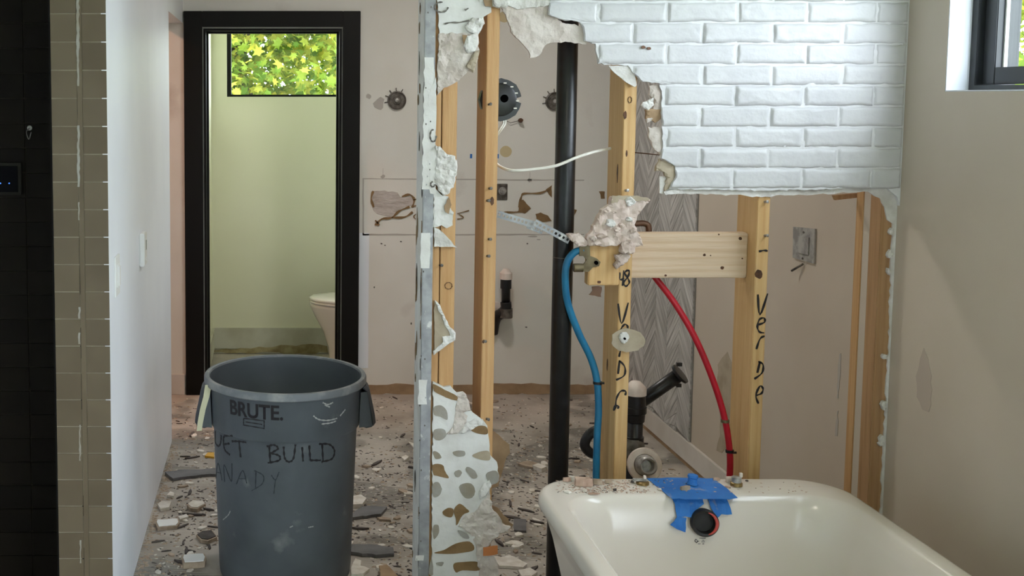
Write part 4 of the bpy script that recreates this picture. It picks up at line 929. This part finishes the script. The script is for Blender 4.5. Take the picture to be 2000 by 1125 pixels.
flat('slate_slab', [(686, 1003), (708, 988), (756, 989), (744, 1003), (688, 1010)], .012, CHG, 'dark grey slab fragment on the floor right of the grey can', 'slab')
flat('slate_slab', [(675, 1062), (730, 1063), (768, 1068), (770, 1080), (735, 1083), (672, 1076)], .012, CHG, 'long grey-brown board scrap low beside the grey can', 'slab')
flat('slate_slab', [(1003, 1012), (1028, 1014), (1028, 1036), (1004, 1034)], .008, CHG, 'small square grey slab right of the torn wall end', 'slab')
flat('glazed_tile_piece', [(303, 1020), (306, 1014), (349, 1012), (351, 1020), (346, 1027), (308, 1031)], .012, CHT, 'white glazed tile piece against the corridor wall', 'tile piece', top=GLAZE)
flat('glazed_tile_piece', [(355, 1090), (357, 1083), (399, 1080), (403, 1088), (400, 1097), (358, 1100)], .020, CHT, 'thick white glazed tile piece lying nearest the can base', 'tile piece', top=GLAZE)
flat('glazed_tile_piece', [(365, 985), (376, 976), (397, 977), (402, 984), (386, 993), (372, 992)], .014, CHT, 'brown tile chunk with white top left of the can', 'tile piece', top=CHW)
flat('mortar_shell', [(383, 1044), (394, 1036), (414, 1034), (424, 1048), (406, 1056), (392, 1054)], .012, CHT, 'curved shell of pale mortar touching the can side', 'mortar piece', top=CHD)
flat('plaster_flake', [(308, 984), (316, 977), (335, 978), (330, 990), (314, 993)], .012, CHW, 'cream plaster flake beside the corridor wall foot', 'flake')
flat('plaster_flake', [(326, 966), (333, 959), (340, 962), (339, 968)], .010, CHW, 'tiny bright plaster flake near the long dark slab', 'flake')
flat('plaster_flake', [(348, 1008), (364, 1003), (368, 1008), (352, 1013)], .010, CHW, 'narrow white flake behind the white glazed tile piece', 'flake')
flat('plaster_flake', [(684, 968), (705, 965), (716, 972), (708, 984), (686, 985)], .018, CHW, 'bright white plaster chunk behind the grey slab fragment', 'flake')
flat('plaster_flake', [(686, 1108), (694, 1090), (706, 1094), (704, 1104), (722, 1110), (710, 1119), (686, 1120)], .010, CHW, 'jagged white plaster flake at the foot of the can', 'flake')
flat('wood_scrap', [(740, 1104), (756, 1102), (778, 1125), (776, 1140), (746, 1140)], .012, PAPER, 'tan wood scrap low in front beside the torn wall end', 'wood scrap')
flat('plaster_flake', [(797, 862), (812, 866), (814, 874), (808, 873)], .006, CHW, 'pointed white flake leaning at the foot of the wall end', 'flake')
flat('plaster_flake', [(784, 892), (792, 888), (799, 892), (790, 898)], .008, CHW, 'pale flake on the floor left of the wall end', 'flake')
flat('yellow_chip', [(400, 890), (406, 883), (418, 883), (418, 892)], .008, YEL, 'yellow chip on the floor just left of the can', 'chip')
flat('plaster_flake', [(965, 1090), (995, 1083), (1030, 1100), (1022, 1107), (975, 1104)], .010, CHW, 'broad cream flake beneath the orange paper scrap', 'flake')
flat('plaster_flake', [(1012, 1112), (1035, 1108), (1050, 1116), (1038, 1124), (1018, 1124)], .008, CHW, 'cream flake near the tub side at the frame bottom', 'flake')
flat('plaster_flake', [(985, 1060), (1000, 1054), (1022, 1058), (1012, 1064)], .008, CHW, 'thin cream flake between wall end and tub', 'flake')
flat('paper_flap', [(1012, 905), (1030, 899), (1062, 907), (1066, 914), (1040, 912)], .010, CHT, 'tan curled board flake on the floor left of the black pipe', 'flake')
flat('plaster_flake', [(1040, 908), (1052, 904), (1068, 910), (1058, 915)], .018, CHW, 'cream flake resting on the tan curled board', 'flake')
kinds = [('plaster_chip', 'small cream plaster chip', 'cream plaster chips', CHW, (.036, .024, .005), 190),
         ('tan_chip', 'small tan mortar chip', 'tan mortar chips', CHT, (.034, .022, .006), 70),
         ('dark_sliver', 'small dark sliver of old flooring', 'dark slivers', CHD, (.055, .012, .005), 220)]
def zone(x, y):
    if y > 5.15 and x < .45: return 'on the floor before the black door frame'
    if x < CANX - .18: return 'on the floor between corridor wall and can'
    if y < YP: return 'on the floor between wall end and tub'
    if x < XE and y < 4.5: return 'on the floor right of the can'
    if y > 5.0: return 'on the floor along the far wall'
    if x < XE: return 'on the open floor behind the can'
    u = CX + F * x / (y * CP + EYE * SP)          # which opening of the stud wall it shows through
    return 'on the floor seen left of the orange stud' if u < 935 else 'on the floor seen between orange stud and black pipe' if u < 1095 else 'on the floor seen right of the black pipe'
CANX, CANY = .053, 3.726
def free(x, y):
    if math.hypot(x - CANX, y - CANY) < .31: return False
    if x < XL + .05 and y < 5.2: return False
    if y > YB - .06: return False
    if YP - .04 < y < YE + .03 and x > XE - .06: return False
    if y < tyf + .06 and x > txl - .02: return False
    if x > XR - .06: return False
    if math.hypot(x - xd_, y - yd) < .08: return False
    return True
rd = random.Random(42)
heaps = [(.55, 4.5, .35), (.30, 4.1, .3), (.4, 3.4, .18), (-.25, 4.3, .18), (-.3, 3.6, .18), (.75, 4.6, .3), (-.2, 5.2, .25), (.9, 4.2, .25), (.6, 3.0, .25), (1.3, 4.8, .25), (.35, 3.55, .15)]
def spot():
    while True:
        if rd.random() < .5:
            h = rd.choice(heaps); x, y = rd.gauss(h[0], h[2]), rd.gauss(h[1], h[2])
        else:
            u, v = rd.uniform(275, 1390), rd.uniform(775, 1125); p = WF(u, v); x, y = p.x, p.y
        if free(x, y) and y > 2.75: return x, y
for nm, lab, grp, m, dim, cnt in kinds:
    ms = [shard_mesh(nm, 10 * i + cnt, *dim, m) for i in range(7)]
    for i in range(cnt):
        x, y = spot(); o = place(nm, rd.choice(ms), (x, y, .0005), rd.uniform(0, 6.28), lab + ' ' + zone(x, y), 'chip', grp + ' ' + zone(x, y))
        s_ = rd.choice((.5, .6, .7, .9, 1.2, 1.5)) ; o.scale = (s_ * rd.uniform(.8, 1.3), s_, s_)
def crumbs(name, n, gen, size, m, label):
    v, f = [], []
    for i in range(n):
        x, y, z = gen(); a = rd.uniform(0, 6.28); L_ = size * rd.uniform(.4, 1.5); w_ = size * rd.uniform(.25, .7); h = size * rd.uniform(.15, .45)
        k = len(v); ca, sa_ = math.cos(a), math.sin(a)
        for px_, py_, pz_ in ((-L_, -w_, 0), (L_, -w_ * .6, 0), (L_ * .7, w_, 0), (-L_ * .8, w_ * .7, 0), (-L_ * .2, 0, h), (L_ * .5, w_ * .2, h * .8)):
            v.append((x + ca * px_ - sa_ * py_, y + sa_ * px_ + ca * py_, z + pz_))
        f += [(k + 0, k + 1, k + 5, k + 4), (k + 1, k + 2, k + 5), (k + 2, k + 3, k + 4, k + 5), (k + 3, k, k + 4), (k + 3, k + 2, k + 1, k)]
    o = pyd(name, v, f, m); return tag(o, label, 'rubble', None, 'stuff')
crumbs('floor_grit_pale', 2600, lambda: (*spot(), .0), .006, CHW, 'fine pale plaster grit strewn over the bare floor')
crumbs('floor_grit_dark', 2800, lambda: (*spot(), .0), .008, CHD, 'fine dark grit strewn over the bare floor')
crumbs('floor_grit_tan', 1500, lambda: (*spot(), .0), .009, CHT, 'fine tan mortar grit strewn over the bare floor')
def footspot():
    y = rd.uniform(3.12, 5.1); return XL + abs(rd.gauss(0, .018)) + .008, y, 0.
crumbs('wall_foot_dirt', 420, footspot, .008, CHT, 'tan dirt and grit gathered along the corridor wall foot')
# debris on the tub deck
def dk(u, v): return WF(u, v, TZ + .0012)
for i, (u, v, L_, w_, h, m, lab) in enumerate([(1138, 948, .050, .028, .022, CHK, 'largest pinkish mortar chunk on the tub deck'), (1164, 945, .032, .016, .014, CHT, 'brown mortar chip beside the largest chunk on the tub deck'), (1188, 943, .024, .016, .008, CHT, 'olive brown chip in the middle of the tub deck'),
        (1106, 940, .026, .010, .012, CHK, 'thin upright pink chip at the left tub corner'), (1116, 938, .022, .014, .012, CHW, 'pale grey chip at the left tub corner'), (1108, 962, .026, .016, .005, CHW, 'white plaster flake near the inner tub edge'),
        (1160, 965, .034, .008, .004, CHK, 'narrow pink splinter near the inner tub edge'), (1201, 958, .012, .008, .006, CHD, 'tiny dark chip near the inner tub edge'), (1338, 957, .034, .013, .012, CHT, 'mortar splinter lying on the blue tape'),
        (1288, 957, .014, .010, .005, CHW, 'small cream flake beside the blue tape'), (1400, 938, .020, .010, .006, CHK, 'tan chip behind the right edge of the blue tape'), (1422, 952, .018, .010, .004, CHK, 'flat tan chip before the small brass fitting'),
        (1459, 940, .009, .007, .004, CHD, 'tiny brown chip right of the small brass fitting'), (1142, 960, .014, .010, .005, CHW, 'small white chip below the largest mortar chunk'), (1235, 942, .014, .008, .006, DSTEEL, 'grey metal bit beside the low valve stub')]):
    me = shard_mesh('rim_chip', 300 + i, L_, w_, h, m); place('rim_chip', me, dk(u, v), rd.uniform(-.5, .5), lab, 'chip', 'chips on the tub deck')
def deckspot():
    while True:
        if rd.random() < .85: u, v = rd.gauss(1170, 55), rd.uniform(938, 968)
        else: u, v = rd.uniform(1090, 1640), rd.uniform(940, 970)
        if u < 1088 or (1268 < u < 1300 and rd.random() < .5): continue
        p = WF(u, v, TZ)
        if txl + .05 < p.x < txr - .12 and tyf - .128 < p.y < tyf - .022: return p.x, p.y, TZ + .0003 + (.002 if 1262 < u < 1440 else 0)
crumbs('deck_grit_pink', 420, deckspot, .0035, CHK, 'fine pinkish mortar grit on the tub deck')
crumbs('deck_grit_dark', 130, deckspot, .0028, CHD, 'fine dark grit on the tub deck')

# ------------------------------------------------------------------ grey bin
can = empty('trash_can', 'large grey round plastic trash can with handwriting on its side', 'trash can')
can_prof = [(0.0, .222), (.004, .228), (.03, .2305), (.527, .2485), (.530, .2575), (.538, .261), (.664, .2675), (.669, .268), (.671, .277), (.675, .2805), (.691, .2805), (.697, .277), (.699, .270), (.697, .264), (.691, .2615), (.65, .259), (.545, .2555), (.532, .2445), (.03, .225), (.02, .05)]
lathe('body', can_prof[:8], (CANX, CANY, 0), (0, 0, 1), CAN, can, 72, False)
lathe('rim', can_prof[7:15], (CANX, CANY, 0), (0, 0, 1), CANR, can, 72, False)
lathe('inner_wall', can_prof[14:] + [(.018, .001)], (CANX, CANY, 0), (0, 0, 1), CAN, can, 72, False)
lathe('base', [(0, .222), (.001, .001)], (CANX, CANY, .0005), (0, 0, 1), CAN, can, 48, False)
def canR(z):
    for (z0, r0), (z1, r1) in zip(can_prof[:7], can_prof[1:8]):
        if z0 <= z <= z1: return r0 + (r1 - r0) * (z - z0) / max(1e-6, z1 - z0)
    return .24
def CANP(u, v):
    d = ray(u, v); o = Vector((0, 0, EYE)); R_ = .25
    for _ in range(8):
        ox, oy = o.x - CANX, o.y - CANY
        A_ = d.x ** 2 + d.y ** 2; B_ = 2 * (ox * d.x + oy * d.y); C_ = ox * ox + oy * oy - R_ * R_
        disc = max(B_ * B_ - 4 * A_ * C_, 0); t_ = (-B_ - math.sqrt(disc)) / (2 * A_); p = o + d * t_; R_ = canR(p.z)
    return p
def cann(p): return Vector((p.x - CANX, p.y - CANY, 0)).normalized()
def hand(name, lines, wd, m):
    out = []
    for l in lines:
        q = catmull([(u, v, 0) for u, v in l], 10) if len(l) > 2 else [Vector((*l[0], 0)).lerp(Vector((*l[1], 0)), i / 10) for i in range(11)]
        out.append([CANP(p.x, p.y) for p in q])
    return ribbons(name, out, cann, wd, m, can, .0010, .0003, False)
for l_ in ([[(421, 842), (421, 864), (427, 871), (431, 864), (432, 850)]], [[(454, 851), (444, 851), (437, 853), (437, 868), (440, 880), (449, 888)], [(436, 868), (448, 866)]], [[(453, 862), (466, 862), (481, 864)], [(467, 863), (470, 893)]],
    [[(526, 870), (528, 902)], [(521, 872), (535, 869), (543, 876), (529, 885)], [(529, 885), (545, 890), (545, 899), (523, 904)]], [[(554, 872), (556, 894), (564, 902), (573, 895), (577, 868)]], [[(590, 873), (592, 901)]],
    [[(604, 870), (606, 899)], [(606, 899), (626, 899)]], [[(629, 867), (631, 901)], [(623, 867), (643, 868), (653, 880), (648, 896), (628, 902)]]): hand('handwritten_letter', l_, .0070, INK)
for l_ in ([[(422, 934), (426, 905), (434, 938)], [(423, 922), (432, 924)]], [[(439, 941), (438, 908), (452, 940), (453, 905)]], [[(462, 945), (474, 919), (482, 944)], [(467, 935), (480, 935)]], [[(500, 922), (499, 952)], [(497, 919), (514, 929), (512, 945), (492, 958)]], [[(530, 928), (538, 937), (545, 922)], [(538, 937), (535, 964)]]): hand('faded_letter', l_, .0032, INKF)
# bold printed name, wrapped round the side
cu = bpy.data.curves.new('name_print', 'FONT'); cu.body = 'BRUTE.'; cu.size = 1; cu.offset = .022; cu.fill_mode = 'FRONT'
to = bpy.data.objects.new('tmp_print', cu); COL.objects.link(to); dg = bpy.context.evaluated_depsgraph_get()
me = bpy.data.meshes.new_from_object(to.evaluated_get(dg)); bpy.data.objects.remove(to)
xs = [v_.co.x for v_ in me.vertices]; ys = [v_.co.y for v_ in me.vertices]; mx0, mx1, my0, my1 = min(xs), max(xs), min(ys), max(ys)
bm = bmesh.new(); bm.from_mesh(me); bmesh.ops.triangulate(bm, faces=bm.faces); bmesh.ops.subdivide_edges(bm, edges=bm.edges, cuts=2, use_grid_fill=True)
for dx_, dz_ in ((.022, .0001), (-.022, .0002)):      # heavier stroke
    dup_ = bmesh.ops.duplicate(bm, geom=[g for g in bm.faces if not g.tag]); nf_ = [g for g in dup_['geom'] if isinstance(g, bmesh.types.BMFace)]
    for g in nf_: g.tag = True
    for v_ in {q for g in nf_ for q in g.verts}: v_.co.x += dx_; v_.co.z += dz_
pA, pB = CANP(450, 795), CANP(553, 808)
angA, angB = math.atan2(pA.x - CANX, CANY - pA.y), math.atan2(pB.x - CANX, CANY - pB.y)
zT, zB_ = CANP(500, 789).z, CANP(500, 818).z
for v_ in bm.verts:
    a = angA + (angB - angA) * (v_.co.x - mx0) / (mx1 - mx0); z = zB_ + (zT - zB_) * (v_.co.y - my0) / (my1 - my0); r_ = canR(z) + .0016 + v_.co.z
    v_.co = (CANX + r_ * math.sin(a), CANY - r_ * math.cos(a), z)
bmesh.ops.recalc_face_normals(bm, faces=bm.faces); bm.to_mesh(me); bm.free()
me.materials.clear(); link('name_print', me, INK, can)
hand('emblem', [[(476, 817), (517, 822)], [(516, 822), (516, 838)], [(476, 830), (516, 837)], [(476, 817), (476, 831)], [(480, 824), (512, 829)]], .0036, INK)
hand('scuff', [[(612, 812), (622, 819), (640, 821), (658, 817)], [(628, 828), (645, 826), (656, 822)], [(664, 812), (674, 800)], [(630, 786), (640, 790), (650, 786)], [(634, 791), (644, 795)]], .005, SCUFF)
hand('scuff', [[(436, 1015), (446, 1006), (450, 998)], [(566, 1030), (572, 1027)], [(602, 1030), (612, 1028)]], .004, SCUFF)
for s_, m0 in ((-1, 1), (1, 1)):       # grab handles: a hooded strap each side
    v, f = [], []
    prof_h = [(.672, .276, .070), (.658, .288, .070), (.565, .308, .062), (.540, .311, .060), (.530, .305, .058), (.526, .288, .058), (.532, .270, .058)]
    for z, r_, hw in prof_h:
        for k in range(7):
            y = hw * (k / 6 * 2 - 1); rr_ = r_ - (.012 if k in (0, 6) else .002 if k in (1, 5) else 0)
            v.append(Vector((CANX + s_ * rr_, CANY + y - .02, z)))
    for i in range(len(prof_h) - 1):
        for k in range(6): f.append((i * 7 + k, i * 7 + k + 1, (i + 1) * 7 + k + 1, (i + 1) * 7 + k))
    o = pyd('handle', v, f, CANH, can); md = o.modifiers.new('thick', 'SOLIDIFY'); md.thickness = .005
    for y_ in (-1, 1):
        pyd('handle_web', [(CANX + s_ * .255, CANY - .02 + y_ * .075, .655), (CANX + s_ * .276, CANY - .02 + y_ * .072, .655), (CANX + s_ * .296, CANY - .02 + y_ * .064, .534), (CANX + s_ * .25, CANY - .02 + y_ * .066, .530),
             (CANX + s_ * .255, CANY - .02 + y_ * .069, .655), (CANX + s_ * .276, CANY - .02 + y_ * .066, .655), (CANX + s_ * .296, CANY - .02 + y_ * .058, .534), (CANX + s_ * .25, CANY - .02 + y_ * .060, .530)], BF, CAN, o)
tp3 = [W(407, 752, CANY - .10), W(403, 775, CANY - .11), W(396, 800, CANY - .115), W(391, 826, CANY - .115), W(389, 842, CANY - .115)]
v, f = [], []
for i, p_ in enumerate(tp3):
    hw = .011 * (1 - .06 * i)
    for q in ((-hw, 0), (hw, .004)): v.append(p_ + Vector((q[0], q[1], 0))); v.append(p_ + Vector((q[0], q[1] + .001, 0)))
for i in range(len(tp3) - 1):
    a = 4 * i; b = a + 4; f += [(a, a + 2, b + 2, b), (a + 1, b + 1, b + 3, a + 3), (a, b, b + 1, a + 1), (a + 2, a + 3, b + 3, b + 2)]
pyd('tape_strip', v, f, MTAPE, can)

# ------------------------------------------------------------------ corridor wall devices
def plate_left(name, px, x, th, m, par, bev=.0):
    P = [(lambda q: (q.y, q.z))(WX(u, v, x)) for u, v in px]
    ya, yb2 = min(p[0] for p in P), max(p[0] for p in P); za, zb2 = min(p[1] for p in P), max(p[1] for p in P)
    return box(name, (x - th, ya, za), (x, yb2, zb2), m, par, bev)
t = empty('light_switch', 'white rocker light switch plate nearest the tiled wall end', 'switch')
ys, zs = 3.325, 1.105
box('plate', (XL, ys - .045, zs - .062), (XL + .006, ys + .045, zs + .062), PLATE, t, .002)
rf_ = box('rocker_frame', (XL + .006, ys - .019, zs - .036), (XL + .009, ys + .019, zs + .036), PLATE, t, .001)
box('rocker', (XL + .009, ys - .016, zs - .032), (XL + .013, ys + .016, zs + .030), PLATE, rf_, .0015)
t = empty('thermostat', 'slim white thermostat on the corridor wall beyond the light switch', 'thermostat')
ys, zs = 3.965, 1.098
box('body', (XL, ys - .042, zs - .060), (XL + .019, ys + .042, zs + .060), PLATE, t, .003)
box('screen', (XL + .019, ys + .002, zs - .005), (XL + .0195, ys + .028, zs + .030), SCREEN, t)
box('button', (XL + .019, ys + .005, zs - .045), (XL + .0215, ys + .022, zs - .032), PLATE, t, .001)
# control panel and hook in the dark shower
c = W(14, 349, YSH - .02)
t = empty('control_panel', 'dark shower control panel with small blue lights', 'control panel')
xr_ = W(42, 349, YSH - .02).x
box('frame', (xr_ - .14, YSH - .02, W(20, 381, YSH - .02).z), (xr_, YSH - .0065, W(20, 318, YSH - .02).z), mat('panel_frame', (38, 35, 29), .6, spec=.2), t, .002)
sc_ = box('screen', (xr_ - .13, YSH - .0225, W(20, 375, YSH - .02).z), (xr_ - .012, YSH - .0201, W(20, 324, YSH - .02).z), mat('panel_screen', (6, 6, 10), .6, spec=.1), t)
for u in (1, 18): lathe('indicator', [(0, .0022), (.0008, .0022), (.001, .0005)], W(u, 358, YSH - .0226), (0, -1, 0), LED, sc_, 8)
t = empty('robe_hook', 'small shiny hook on the dark shower wall', 'hook')
c = W(58, 250, YSH - .0065)
lathe('base', [(0, .008), (.003, .008), (.004, .004)], c, (0, -1, 0), STEEL, t, 12)
tube('wire_loop', catmull([c + Vector((0, -.003, 0)), c + Vector((-.006, -.02, -.012)), c + Vector((.002, -.024, -.035)), c + Vector((.009, -.02, -.012))], 5), .0015, STEEL, t, 6)

# ------------------------------------------------------------------ toilet
t = empty('toilet', 'white skirted toilet partly hidden behind the black door frame', 'toilet')
tx, ty = .236, 6.545
def oval(xf, L_, hw, z, n=36):
    out = []
    for k in range(n):
        a = 2 * math.pi * k / n; ca, sa_ = math.cos(a), math.sin(a)
        out.append(Vector((xf + L_ * .5 - L_ * .5 * ca, ty + hw * sa_ * (1 if ca > 0 else (1 - .0 * ca)), z)))
    return out
def loft(name, R_, m, par):
    n = len(R_[0]); v = [p for r_ in R_ for p in r_]; f = []
    for i in range(len(R_) - 1):
        for k in range(n): f.append((i * n + k, i * n + (k + 1) % n, (i + 1) * n + (k + 1) % n, (i + 1) * n + k))
    f += [tuple(range(n)), tuple((len(R_) - 1) * n + k for k in range(n))]
    return pyd(name, v, f, m, par, True)
loft('bowl', [oval(tx + .130, .40, .12, 0), oval(tx + .128, .40, .122, .04), oval(tx + .118, .42, .125, .14), oval(tx + .085, .48, .14, .24), oval(tx + .035, .56, .165, .33), oval(tx + .008, .60, .182, .39), oval(tx + .004, .61, .186, .408), oval(tx + .012, .59, .178, .414)], PORC, t)
loft('seat', [oval(tx + .008, .52, .184, .415), oval(tx + .002, .53, .188, .419), oval(tx + .002, .53, .188, .427), oval(tx + .008, .52, .184, .430)], PORC, t)
loft('lid', [oval(tx + .006, .52, .184, .432), oval(tx, .53, .188, .437), oval(tx + .002, .526, .186, .446), oval(tx + .02, .49, .168, .452), oval(tx + .10, .33, .10, .455)], PORC, t)
box('tank', (tx + .56, ty - .20, .36), (tx + .75, ty + .20, .76), PORC, t, .02)
box('tank_lid', (tx + .55, ty - .21, .762), (tx + .76, ty + .21, .795), PORC, t, .01)

# ------------------------------------------------------------------ ceiling lamps added out of view to brighten the rooms
def added_lamp(name, x, y, power, col, label, size=.22):
    t = empty(name, label, 'lamp'); t.location = (0, 0, 0)
    lathe('trim_ring', [(0, size * .62), (.008, size * .62), (.010, size * .52), (.004, size * .5)], (x, y, CEIL - .0005), (0, 0, -1), PLATE, t, 28)
    lathe('diffuser', [(.0, size * .5), (.003, size * .5), (.0035, .001)], (x, y, CEIL - .0005), (0, 0, -1), LAMPW, t, 28)
    l = bpy.data.lights.new('added_lamp_light', 'AREA'); l.shape = 'DISK'; l.size = size; l.energy = power; l.color = col
    o = bpy.data.objects.new('added_lamp_light', l); COL.objects.link(o); o.location = (x, y, CEIL - .02); o.parent = t
added_lamp('added_ceiling_lamp', -1.5, 5.0, 17, (1, .50, .31), 'unseen warm ceiling lamp added for the warm light in the side room')
added_lamp('added_ceiling_lamp', .9, 4.6, 14, (1, .96, .91), 'unseen ceiling lamp added to brighten the stripped vanity room', .3)
added_lamp('added_ceiling_lamp', .6, 1.2, 6, (1, .88, .74), 'unseen ceiling lamp added to brighten the bathtub room', .3)

# ------------------------------------------------------------------ outside: ground and trees
struct(box('ground', (-60, -60, -3.4), (60, 70, -3.2), GROUND))
def tree(x, y, zc, rx, rz, n, m, label, seed, leaf=.13):
    r_ = random.Random(seed); t = empty('leafy_tree', label, 'tree')
    tube('trunk', [(x, y, -3.2), (x + .1, y, -1), (x, y + .1, zc - rz * .3), (x + .1, y, zc + rz * .4)], .2, BARK, t, 10, [.26, .2, .14, .05])
    hubs = []
    for i in range(90):
        a = r_.uniform(0, 6.283); c_ = r_.uniform(-.9, 1); rad = math.sqrt(1 - c_ * c_ * .8) * r_.uniform(.35, 1)
        hubs.append(Vector((x + rx * rad * math.cos(a), y + rx * .55 * rad * math.sin(a), zc + rz * c_)))
    for h in hubs[:8]: tube('branch', [(x, y, zc - rz * .35), tuple((Vector((x, y, zc - rz * .2)) + h) / 2), tuple(h)], .05, BARK, t, 6, [.07, .045, .015])
    v, f = [], []
    shp = [(0, -.5), (.18, -.28), (.5, -.2), (.26, .02), (.42, .34), (.12, .22), (0, .55), (-.12, .22), (-.42, .34), (-.26, .02), (-.5, -.2), (-.18, -.28)]
    for i in range(n):
        h = r_.choice(hubs); p_ = h + Vector((r_.gauss(0, rx * .16), r_.gauss(0, rx * .12), r_.gauss(0, rz * .15)))
        nn = Vector((r_.gauss(0, .7), r_.gauss(-.5, .6), r_.gauss(.6, .6))).normalized(); a_, b_ = frame_to(nn); s_ = leaf * r_.uniform(.6, 1.3); k = len(v); ph = r_.uniform(0, 6.28)
        for (sx, sy) in shp:
            X_, Y_ = sx * math.cos(ph) - sy * math.sin(ph), sx * math.sin(ph) + sy * math.cos(ph)
            v.append(p_ + (a_ * X_ + b_ * Y_) * s_ - nn * (abs(sx) * .3 * s_))
        f.append(tuple(range(k, k + 12)))
    me = bpy.data.meshes.new('foliage'); me.from_pydata([tuple(q) for q in v], [], f); me.update()
    o = link('foliage', me, m, t); o['kind'] = 'stuff'
tree(-.4, 12.0, 2.6, 2.0, 1.9, 20000, LEAF, 'sunlit yellow-green tree filling the toilet room window', 1, .11)
tree(2.4, 16.2, 2.8, 2.6, 2.4, 13000, LEAFD, 'darker green tree at the right edge of the toilet room window', 2)
tree(9.6, 12.5, 2.0, 2.4, 2.4, 4000, LEAF, 'sunlit green tree outside the side window', 3, .18)
